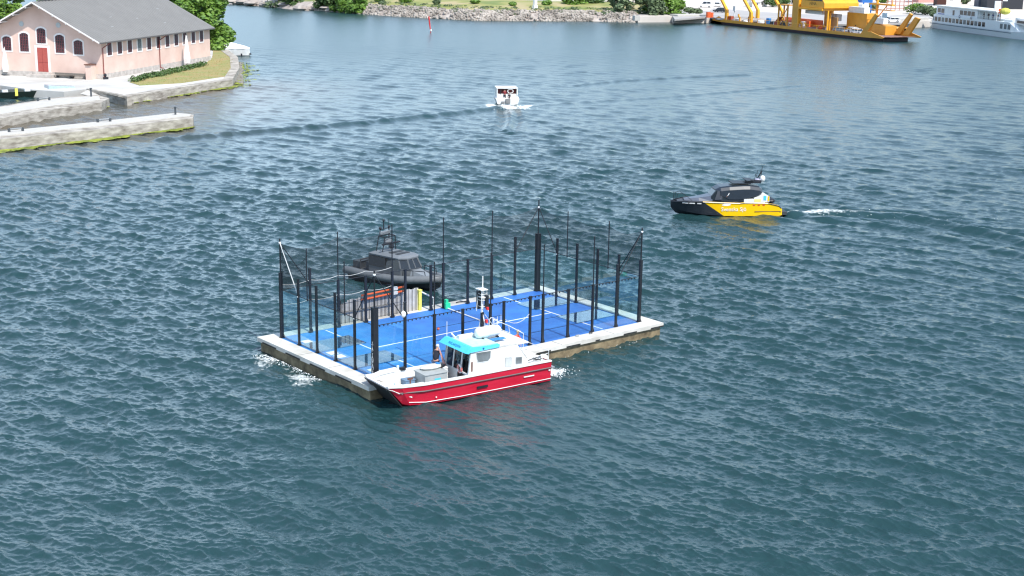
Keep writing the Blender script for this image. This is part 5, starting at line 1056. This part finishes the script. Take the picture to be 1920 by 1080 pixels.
b.tube((0,0,0),(0,0,1.6),.7,n=12).tube((1.6,.3,0),(1.6,.3,1.4),.6,n=12); o=b.build('orange_barrel'); o.location=(p.x,p.y,1.07); tag(o,'pair of orange drums on the quay beside the van','drum')
# ================================================================== YELLOW CAR FERRY
FO=(270.723,225.80); fa=math.atan2(-.97332,-.2295)
FB=empty('car_ferry',(FO[0],FO[1],WZ),fa,'long orange yellow car ferry with portal bridge moored at the far quay','ferry')
FY=M('ferry_yellow',(.62,.28,.03),.5,.1,.6); FYL=M('ferry_yellow_light',(.82,.36,.022),.45,.08,.6); FD=M('ferry_dark_hull',(.03,.015,.02),.6,.3,.5); FDK=M('ferry_deck',(.22,.13,.11),.8,.2,.4)
b=MB().mat(FD); b.loft([[(x,y0_,z),(x,y1_,z),(x,y1_-.2,-.5),(x,y0_+.2,-.5)] for x,y0_,y1_,z in ((-1,1,11,.75),(2,.1,11.9,.75),(60,.1,11.9,.75),(66,.4,11.6,.75),(69,2,10,.75))]); b.build('hull',FB)
b=MB().mat(FY)
b.box(0,64,0,.25,.76,1.55).box(0,64,11.75,12,.76,1.55)
for s0,s1 in ((.0,.3),(11.7,12)): b.prismY([(64,.76),(71,.9),(71.5,1.2),(66.5,2.3),(64,2.3)],s0,s1); b.prismY([(0,.76),(-4.2,1.0),(-4.2,1.2),(-1,2.3),(0,2.0)],s0,s1)
b.build('bulwark',FB)
MB().mat(FDK).box(-2,68,.26,11.74,.8,1.0).build('deck',FB)
b=MB().mat(FDK).loft([[(68,1,.9),(68,11,.9),(68,11,1.05),(68,1,1.05)],[(71.5,2,1.2),(71.5,10,1.2),(71.5,10,1.3),(71.5,2,1.3)]]).loft([[(-2,1,.9),(-2,11,.9),(-2,11,1.05),(-2,1,1.05)],[(-9,2,1.5),(-9,10,1.5),(-9,10,1.6),(-9,2,1.6)]]); b.build('ramp',FB)
# leaning ramp gallows
for x_,lean_ in ((2.2,-6.5),(14.2,-7.0)):
    for y_ in (.6,11.4):
        b=MB().mat(FYL).prismY([(x_-.45,1.0),(x_+.55,1.0),(x_+.6,3.2),(x_+.5,4.2),(x_+lean_+.5,10.5),(x_+lean_-.35,10.5),(x_-.35,4.2),(x_-.4,3.2)],y_-.35,y_+.35); b.build('gallows_arm',FB)
    MB().mat(FYL).box(x_+lean_-.4,x_+lean_+.4,.6,11.4,10.1,10.5).build('gallows_beam',FB)
for y_ in (.5,11.4): MB().mat(FY).prismY([(62.2,1.4),(64.4,1.4),(68.2,6.4),(67.4,6.8)],y_-.3,y_+.3).build('gallows_arm',FB)
for y_ in (10.6,): MB().mat(FY).prismY([(66.5,1.6),(68.7,1.6),(72.0,5.6),(70.4,6.0)],y_-.3,y_+.3).build('gallows_arm',FB)
# central portal tower
for y_ in (.1,10.9): MB().mat(FY).box(33.8,36.2,y_,y_+1.0,1.0,12.5).mat(FYL).box(36.21,36.5,y_,y_+1.0,1.0,12.5).build('portal_column',FB)
b=MB().mat(FYL).box(36.52,46.5,.1,11.9,6.3,6.9).prismY([(37,6.95),(47,6.95),(47,8.3),(46,9.4),(38.2,9.4),(37,8.3)],.4,11.6); b.mat(OFFW).box(36.6,46.4,1,11,9.41,9.8); br=b.build('bridge_house',FB,bevel=.06)
text_mesh('lettering','NINA',1.2,M('name_dark',(.12,.07,.02),.6),br,frame((1,0,0),(0,0,1),(0,-1,0),(42.2,.39,8.0)),.01)
b=MB().mat(DWIN).box(37.2,46.8,11.61,11.63,7.2,8.2).box(38,46,.385,.398,8.75,9.2); b.build('bridge_window',br)
b=MB().mat(FY)
for x_ in (27.0,31.0): b.box(x_,x_+.35,.4,.75,1,7.0).box(x_,x_+.35,2.2,2.5,1,7.0)
b.tube((27.2,.6,1.2),(31.2,.6,6.8),.12).tube((31.2,.6,1.2),(27.2,.6,6.8),.12).box(27,31.4,.4,2.5,6.9,7.15); b.mat(DKG).prismY([(27.4,1.0),(30.8,1.0),(30,2.5),(28.4,2.7)],.9,2.0); b.build('stair_tower',FB)
b=MB().mat(OFFW).box(29,33,3,8,7.2,9.0).box(37,44,2,3,5.2,6.1); b.mat(DWIN).box(29.5,32.5,2.97,2.99,7.6,8.6); b.build('bridge_wing',FB)
# deck house with white lockers
b=MB().mat(FY).box(47,55,8,11.6,1.01,6.0).prismY([(55.01,1.01),(62.5,1.01),(62.5,3.3),(55.01,3.9)],8.0,11.6); dh=b.build('deck_house',FB,bevel=.05)
MB().mat(WHITE).box(47.5,53.8,8.0,9.8,6.01,7.5).build('white_locker',dh); MB().mat(WHITE).box(57,61.5,8.0,9.5,3.75,5.2).build('white_locker',dh); MB().mat(WHITE).box(38.5,43,8,9.5,3.4,5.2).build('white_locker',FB)
for k in range(16): MB().mat(FYL if k%3 else WHITE).tube((3+k*3.8,.13,1.55),(3+k*3.8,.13,2.5),.06).build('rail_post',FB)
MB().mat(FYL).tube((2,.13,2.5),(62,.13,2.5),.05).build('hand_rail',FB)
for k in range(6): MB().mat((WHITE,FYL,RED,DKG,WHITE,ORNG)[k]).box(16+k*2.4,17.3+k*2.4,9.4,10.6,1.01,2.0+.3*(k%3)).build('deck_box',FB)
b=MB().mat(FYL).path([(55.3,7.9,2.2),(55.3,7.9,4.6),(56.8,7.9,4.6),(56.8,7.9,2.2),(55.3,7.9,2.2)],.16,6); b.mat(BLK).box(50.5,50.9,7.96,7.99,2.6,2.9); b.build('hose_frame',dh)
b=MB().mat(FYL)
for x_ in (37.6,39.4): b.path([(x_,.7,1.0),(x_,.7,2.6),(x_-.8,.7,2.8)],.2,6)
b.path([(8.8,.7,1.0),(8.8,.7,2.4),(8.1,.7,2.9),(8.1,.7,3.4)],.25,6); b.build('vent_pipe',FB)
b=MB().mat(M('grey_lamp',(.6,.6,.6),.5)).tube((5.5,1,1),(5.5,1,4.2),.14).box(5.0,6.0,.8,1.2,4.2,5.5); b.build('sign_post',FB)
RRG=M('rust_red_gear',(.35,.06,.03),.6)
for m_,bx in ((RRG,(2.5,4,.8,2,1.01,2.6)),(RRG,(12.6,13.3,.8,1.6,1.01,3.0)),(RRG,(15.5,22,9,9.3,1.01,2.4)),(RRG,(42,44.4,5,6,1.01,3.6)),(ORNG,(16,33,11.0,11.3,1.6,3.0)),(BLUP,(20.3,21.6,1.5,2.3,1.01,3.0)),(WHITE,(4.5,7,2,3,1.01,2.0)),(DKG,(22,23.5,1.5,3,1.01,2.2))): MB().mat(m_).box(*bx).build('deck_gear',FB,bevel=.06)
MB().mat(RRG).prismY([(23.5,1.01),(25.5,1.01),(26.8,3.6),(26.3,3.7)],1.2,2.2).build('deck_gear',FB)
MB().mat(ORNG).ball((41.3,4,1.7),.8,.5,.7).build('deck_gear',FB); MB().mat(WHITE).ball((17.2,2,1.6),1.3,.8,.8).build('deck_gear',FB); MB().mat(WHITE).ball((10.5,1.5,1.4),1,.6,.5).build('deck_gear',FB)
b=MB().mat(FYL)
for y_ in (.6,):
    for k in range(12): b.tube((46+.0*k,9,1.0),(46,9,1.0),.03)
b.box(44.5,45,4,4.4,1,6.3).box(46.2,46.6,2,2.4,1,6.3); b.mat(M('door_tan',(.4,.24,.1),.6)).box(44.3,46.8,5,5.4,1,4.6); b.build('inner_post',FB)
def ferry_pt(x,y,z): return (FO[0]+x*-.2295+y*.97332,FO[1]+x*-.97332-y*.2295,WZ+z)
for x,y,m,lab in ((50.6,3.2,CS,'silver blue car on the ferry deck, left of the white one'),(58.0,3.0,CW,'white car on the ferry deck near the right ramp'),(52.6,6.2,CW,'pale car farther in on the ferry deck beside the yellow house')):
    X=ferry_pt(x,y,1.0); car(*X,fa,m,lab)
# second ferry nose with striped barrier
p=W(1656,61,WZ)
G=empty('ferry_pontoon',(p.x,p.y,WZ),fa,'orange decked pontoon with white and red striped barrier and tall mast behind the ferry bow','pontoon')
b=MB().mat(FD).loft([[(-12,0,1.0),(-12,8,1.0),(-12,8,-.4),(-12,0,-.4)],[(0,0,1.0),(0,8,1.0),(-1.5,8,-.4),(-1.5,0,-.4)],[(4,2,1.3),(4,7,1.3),(3.6,7,1.0),(3.6,2,1.0)]]); b.build('hull',G)
MB().mat(FYL).box(-12,2.5,.0,8,1.01,1.25).box(-1,2.5,.1,.3,1.25,2.2).build('deck',G)
b=MB()
for k in range(12): b.mat(WHITE if k%2 else RED).box(-9+k*.65,-8.36+k*.65,.2,.3,1.3,2.6)
b.build('striped_barrier',G)
b=MB().mat(FYL).box(-8.6,-8.1,4,4.5,1.2,13).box(-11,-1.5,3.6,4.8,7.0,7.4).box(-11,-1.5,3.6,4.8,5.6,5.8).tube((-10,4,1.2),(-4,4,7),.15).tube((-1.8,4,7.4),(-1.8,4,14),.12); b.mat(M('pale_blue_panel',(.3,.55,.75),.5)).box(-5,-3,3.4,3.5,3.2,5.0); b.build('mast',G)
# ================================================================== WHITE PASSENGER SHIP
SO=(319.05,188.74); sa=math.atan2(-.89054,-.4549)
S=empty('passenger_ship',(SO[0],SO[1],WZ),sa,'white two deck passenger ship moored at the right edge','ship')
SW=M('ship_white',(.62,.67,.70),.4,.04); b=MB().mat(SW)
b.loft([[(x,y0_,z1_),(x,y1_,z1_),(x,y1_-.3,-.4),(x,y0_+.3,-.4)] for x,y0_,y1_,z1_ in ((-1.5,2.5,5.5,1.9),(1,.5,7.5,1.7),(6,0,8,1.6),(44,0,8,1.6),(50,.8,7.2,1.9),(58,3.8,4.2,2.6))]); b.build('hull',S)
MB().mat(M('ship_blue_line',(.06,.12,.17),.5)).box(.8,44.3,-.05,-.002,1.3,1.48).build('rubbing_strake',S)
b=MB().mat(SW); b.loft([[(0,1,1.65),(0,7,1.65),(1,7,4.0),(1,1,4.0)],[(3,.12,1.65),(3,7.9,1.65),(3.2,7.9,4.05),(3.2,.12,4.05)],[(44,.12,1.65),(44,7.9,1.65),(43,7.9,4.05),(43,.12,4.05)],[(47,1,1.8),(47,7,1.8),(45,6.5,3.6),(45,1.5,3.6)]]); m_=b.build('lower_deckhouse',S)
for k in range(15):
    x_=1.2+k*2.02; MB().mat(DWIN if k%3 else M('ship_window_grey',(.12,.15,.17),.2)).box(x_+(.4 if k==0 else 0),x_+1.5,(.1 if k>0 else .45),(.115 if k>0 else .465),2.15,3.35).build('window',m_)
for x_ in (38.6,40.6,42.4): MB().mat(M('ship_window_grey',(.12,.15,.17),.2)).box(x_,x_+1.3,.1,.115,2.2,3.5).build('window',m_)
b=MB().mat(SW).box(3.2,26,.5,7.5,4.06,6.3); b.mat(WHITE).box(2.6,36,.2,7.8,6.31,6.6); u_=b.build('upper_deckhouse',S)
b=MB().mat(WHITE)
for x_ in range(27,37,3): b.tube((x_,.5,4.05),(x_,.5,6.35),.07)
b.tube((26,.4,5.0),(44,.4,5.0),.05); b.tube((26,.4,4.6),(44,.4,4.6),.04); b.box(30,30.4,3,5,6.6,9); b.build('rail',S)
for x_ in (3.9,6.0,16.5,18.6,20.7,22.8): MB().mat(DWIN).box(x_,x_+1.7,.46,.49,4.6,5.8).build('window',u_)
MB().mat(DWIN).box(12.5,13.5,.46,.49,4.2,5.6).build('door',u_)
b=MB().mat(M('life_ring_grey',(.15,.16,.2),.5))
for x_ in (17.2,23.6):
    for k in range(10): t=2*math.pi*k/10; b.tube((x_+.35*math.cos(t),.05,4.1+.35*math.sin(t)),(x_+.35*math.cos(t+.63),.05,4.1+.35*math.sin(t+.63)),.07,n=4)
b.build('life_ring',S)
b=MB().mat(M('name_violet',(.2,.2,.42),.6))
for k in range(9): b.box(4.2+k*.42,4.5+k*.42,.465,.49,3.99+.0+.12,4.36+.05*(k%2))
b.build('name_strip',S)
b=MB().mat(WHITE); 
b.loft([[(44,1.2,3.9),(44,6.8,3.9),(44,6.8,5.4),(44,1.2,5.4)],[(50,1.6,3.3),(50,6.4,3.3),(49,6,5.0),(49,2,5.0)]]); b.mat(DWIN).box(45,49.8,1.1,1.19,4.1,4.7); b.mat(SW).loft([[(39,1,4.05),(39,3,4.05),(39,3,4.6),(39,1,4.6)],[(43,1,4.05),(43,3,4.05),(43,3,4.6),(43,1,4.6)]]); b.build('wheelhouse',S)
b=MB().mat(M('yellow_awning',(.5,.48,.08),.7)).ball((36.5,2.5,6.6),1.6,1.4,.9); b.mat(BROWNR).tube((36,1.5,4),(36,1.5,11),.12); b.mat(ORNG).box(35.6,36,1,1.5,6,7.2); b.build('awning',S)
rnd=random.Random(12)
cloth=[M('cloth_dark',(.03,.03,.04),.8),M('cloth_white',(.6,.6,.6),.8),M('cloth_blue',(.05,.08,.2),.8)]
for i,(x_,lab) in enumerate(((27.6,'person in dark top standing at the ship rail, nearest the upper cabin'),(30.0,'person in dark jacket at the ship rail, second from the cabin'),(32.2,'person in black on the open upper deck midway along the rail'),(34.6,'person in dark clothes on the upper deck, near the yellow awning'))):
    person('person',(SO[0]-x_*.4549+1.6*.89054,SO[1]-x_*.89054-1.6*.4549,WZ+4.06),sa-1.5+i*.3,lab,cloth[i%3] if i!=1 else cloth[0],cloth[(i+2)%3] if i==3 else cloth[0],BLK,group='passengers on the white ship')
# ================================================================== BUILDINGS BEHIND THE BERTH
def hut(x,y,z,rz,L,D,H,m,label,roofm,gable=1.5,name='house',wins=2,wm=DWIN):
    p=W(x,y,z); T=empty(name,(p.x,p.y,z),rz,label,'building')
    b=MB().mat(m); b.add([(X_,y_,z_) for X_ in (0,L) for y_,z_ in ((0,0),(D,0),(D,H),(D/2,H+gable),(0,H))],[(4,3,2,1,0),(5,6,7,8,9)]+[(k,(k+1)%5,5+(k+1)%5,5+k) for k in range(5)]); w=b.build('wall',T)
    b=MB().mat(roofm)
    for s in (0,1):
        ye=-.4 if s==0 else D+.4; k=gable/(D/2); ze=H-k*.4+.03; v_=[(-.4,ye,ze),(L+.4,ye,ze),(L+.4,D/2,H+gable+.03),(-.4,D/2,H+gable+.03)]; b.add(v_+[(a,c,e_+.15) for a,c,e_ in v_],[(3,2,1,0),(4,5,6,7),(0,1,5,4),(1,2,6,5),(2,3,7,6),(3,0,4,7)])
    b.build('roof',T)
    for k in range(wins): 
        xx_=L*(k+.5)/wins; MB().mat(WHITE).box(xx_-.75,xx_+.75,-.04,-.002,H*.35,H*.8).mat(wm).box(xx_-.6,xx_+.6,-.06,-.041,H*.4,H*.75).build('window',w)
    return T
WHW=M('white_wood_wall',(.72,.70,.66),.7); RF=M('roof_pale_grey',(.5,.48,.46),.7,.1,.3); RFD=M('roof_dark',(.05,.05,.055),.7); 
hut(1410,14,1.06,YAW-math.pi/2-.15,2.6,6,1.9,WHW,'small white gabled hut standing behind the ferry',RF,1.2,wins=1)
hut(1424,14,1.06,fa+math.pi/2+.2 if False else YAW-math.pi/2+.95,7,5.2,2.3,WHW,'small white house with pale grey gable roof behind the ferry',RF,1.6,wins=2)
hut(1722,6,1.2,YAW-math.pi/2,16,9,5,M('pink_wall_far',(.62,.3,.26),.8),'pink house at the top edge behind the passenger ship',RF,1.5,wins=4)
hut(1757,11,1.2,YAW-math.pi/2,3.2,5,5,M('brown_wall_far',(.06,.02,.015),.8),'dark brown shed beside the pink house',RFD,1,wins=0)
hut(1766,11,1.2,YAW-math.pi/2,6.6,8,5,WHW,'plain white building between the brown shed and the black warehouse',RF,.6,wins=1)
hut(1850,17,1.2,YAW-math.pi/2-.1,12,10,8,M('black_wall',(.028,.03,.038),.8),'black boarded warehouse with white window at the top right',RFD,1.5,name='warehouse',wins=1,wm=M('black_wall',(.028,.03,.038),.8))
hut(1834,14,1.2,YAW-math.pi/2,3,5,5.5,M('slate_wall',(.09,.1,.13),.8),'slate grey shed left of the black warehouse',RFD,1,wins=0)
b=MB().mat(M('hoist_blue',(.02,.13,.4),.5)); p=W(1625,24,1.1); 
for s in (-1.2,1.2): b.box(s-.2,s+.2,-.2,.2,0,9)
b.box(-1.6,1.6,-.3,.3,3.2,4.4).box(-1.4,1.4,-1,1,.8,1.6).box(-4,3,-.4,.4,8.6,9.4); o=b.build('boat_hoist'); o.location=(p.x,p.y,1.06); o.rotation_euler.z=YAW-math.pi/2; tag(o,'blue steel boat hoist standing in the yard','hoist')
for i,(x,y,c,lab,w_) in enumerate(((1585,6,M('skip_blue',(.02,.1,.38),.6),'blue container at the top of the yard',5),(1605,5,CDK,'dark container beside the blue one',4),(1620,8,M('skip_blue',(.02,.1,.38),.6),'second blue container right of the dark one',4),(1617,24,M('cover_white',(.7,.7,.7),.6),'white covered boat beside the blue hoist',3))):
    p=W(x,y,1.07); o=MB().mat(c).box(-w_/2,w_/2,-1.2,1.2,.15,2.6).box(-w_/2-.05,w_/2+.05,-1.25,1.25,2.601,2.7).mat(DKG).box(-w_/2,w_/2,-1.1,1.1,0,.149).build('container',bevel=.05); o.location=(p.x,p.y,1.07); o.rotation_euler.z=YAW-math.pi/2+.2*i; tag(o,lab,'container')
for i,(x,y,r,h,m,lab) in enumerate(((1450,14,4,4.5,LEAFD,'dark green hedge tree right of the small white house'),(1470,12,3,3.5,LEAFD,'dark shrub by the white sign above the ferry'),(1653,8,3,3,LEAF,'green shrub between hoist and rust red vessel'),(1715,26,4.2,3.8,LEAF,'bright green shrub behind the concrete pier'),(1735,28,3.5,3,LEAFG,'pale shrub at the ship stern'),(1750,34,2.2,3,LEAFG,'thin grey green shrub growing at the ship stern'),(1811,10,2.5,4,LEAFG,'olive shrub between the white building and slate shed'),(1637,20,3,2.6,LEAFG,'grey green shrub under the blue hoist'))):
    p=W(x,y,1.1); shrub(p.x,p.y,1.1,r,h,lab,m,90+i,1300,.33,'shrubs behind the ferry berth')
b=MB().mat(M('rust_lattice',(.35,.14,.11),.7)); p=W(1690,20,1.1)
for k in range(8): b.box(-5+k*1.4,-4.8+k*1.4,-.1,.1,0,5.2)
for k in range(5): b.box(-5,5,-.12,-.101,.6+k*1.1,.8+k*1.1)
o=b.build('lattice_gate'); o.location=(p.x,p.y,1.06); o.rotation_euler.z=YAW-math.pi/2; tag(o,'rust red lattice gate behind the ferry bow','gate')
p=W(1003,24,1.0); o=MB().mat(WHITE).box(-.7,.7,-.5,.5,0,2.0).box(-.5,.5,-.4,.4,2.001,4.6).build('white_pillar'); o.location=(p.x,p.y,1.2); tag(o,'white pillar marker standing on the far stones','marker')
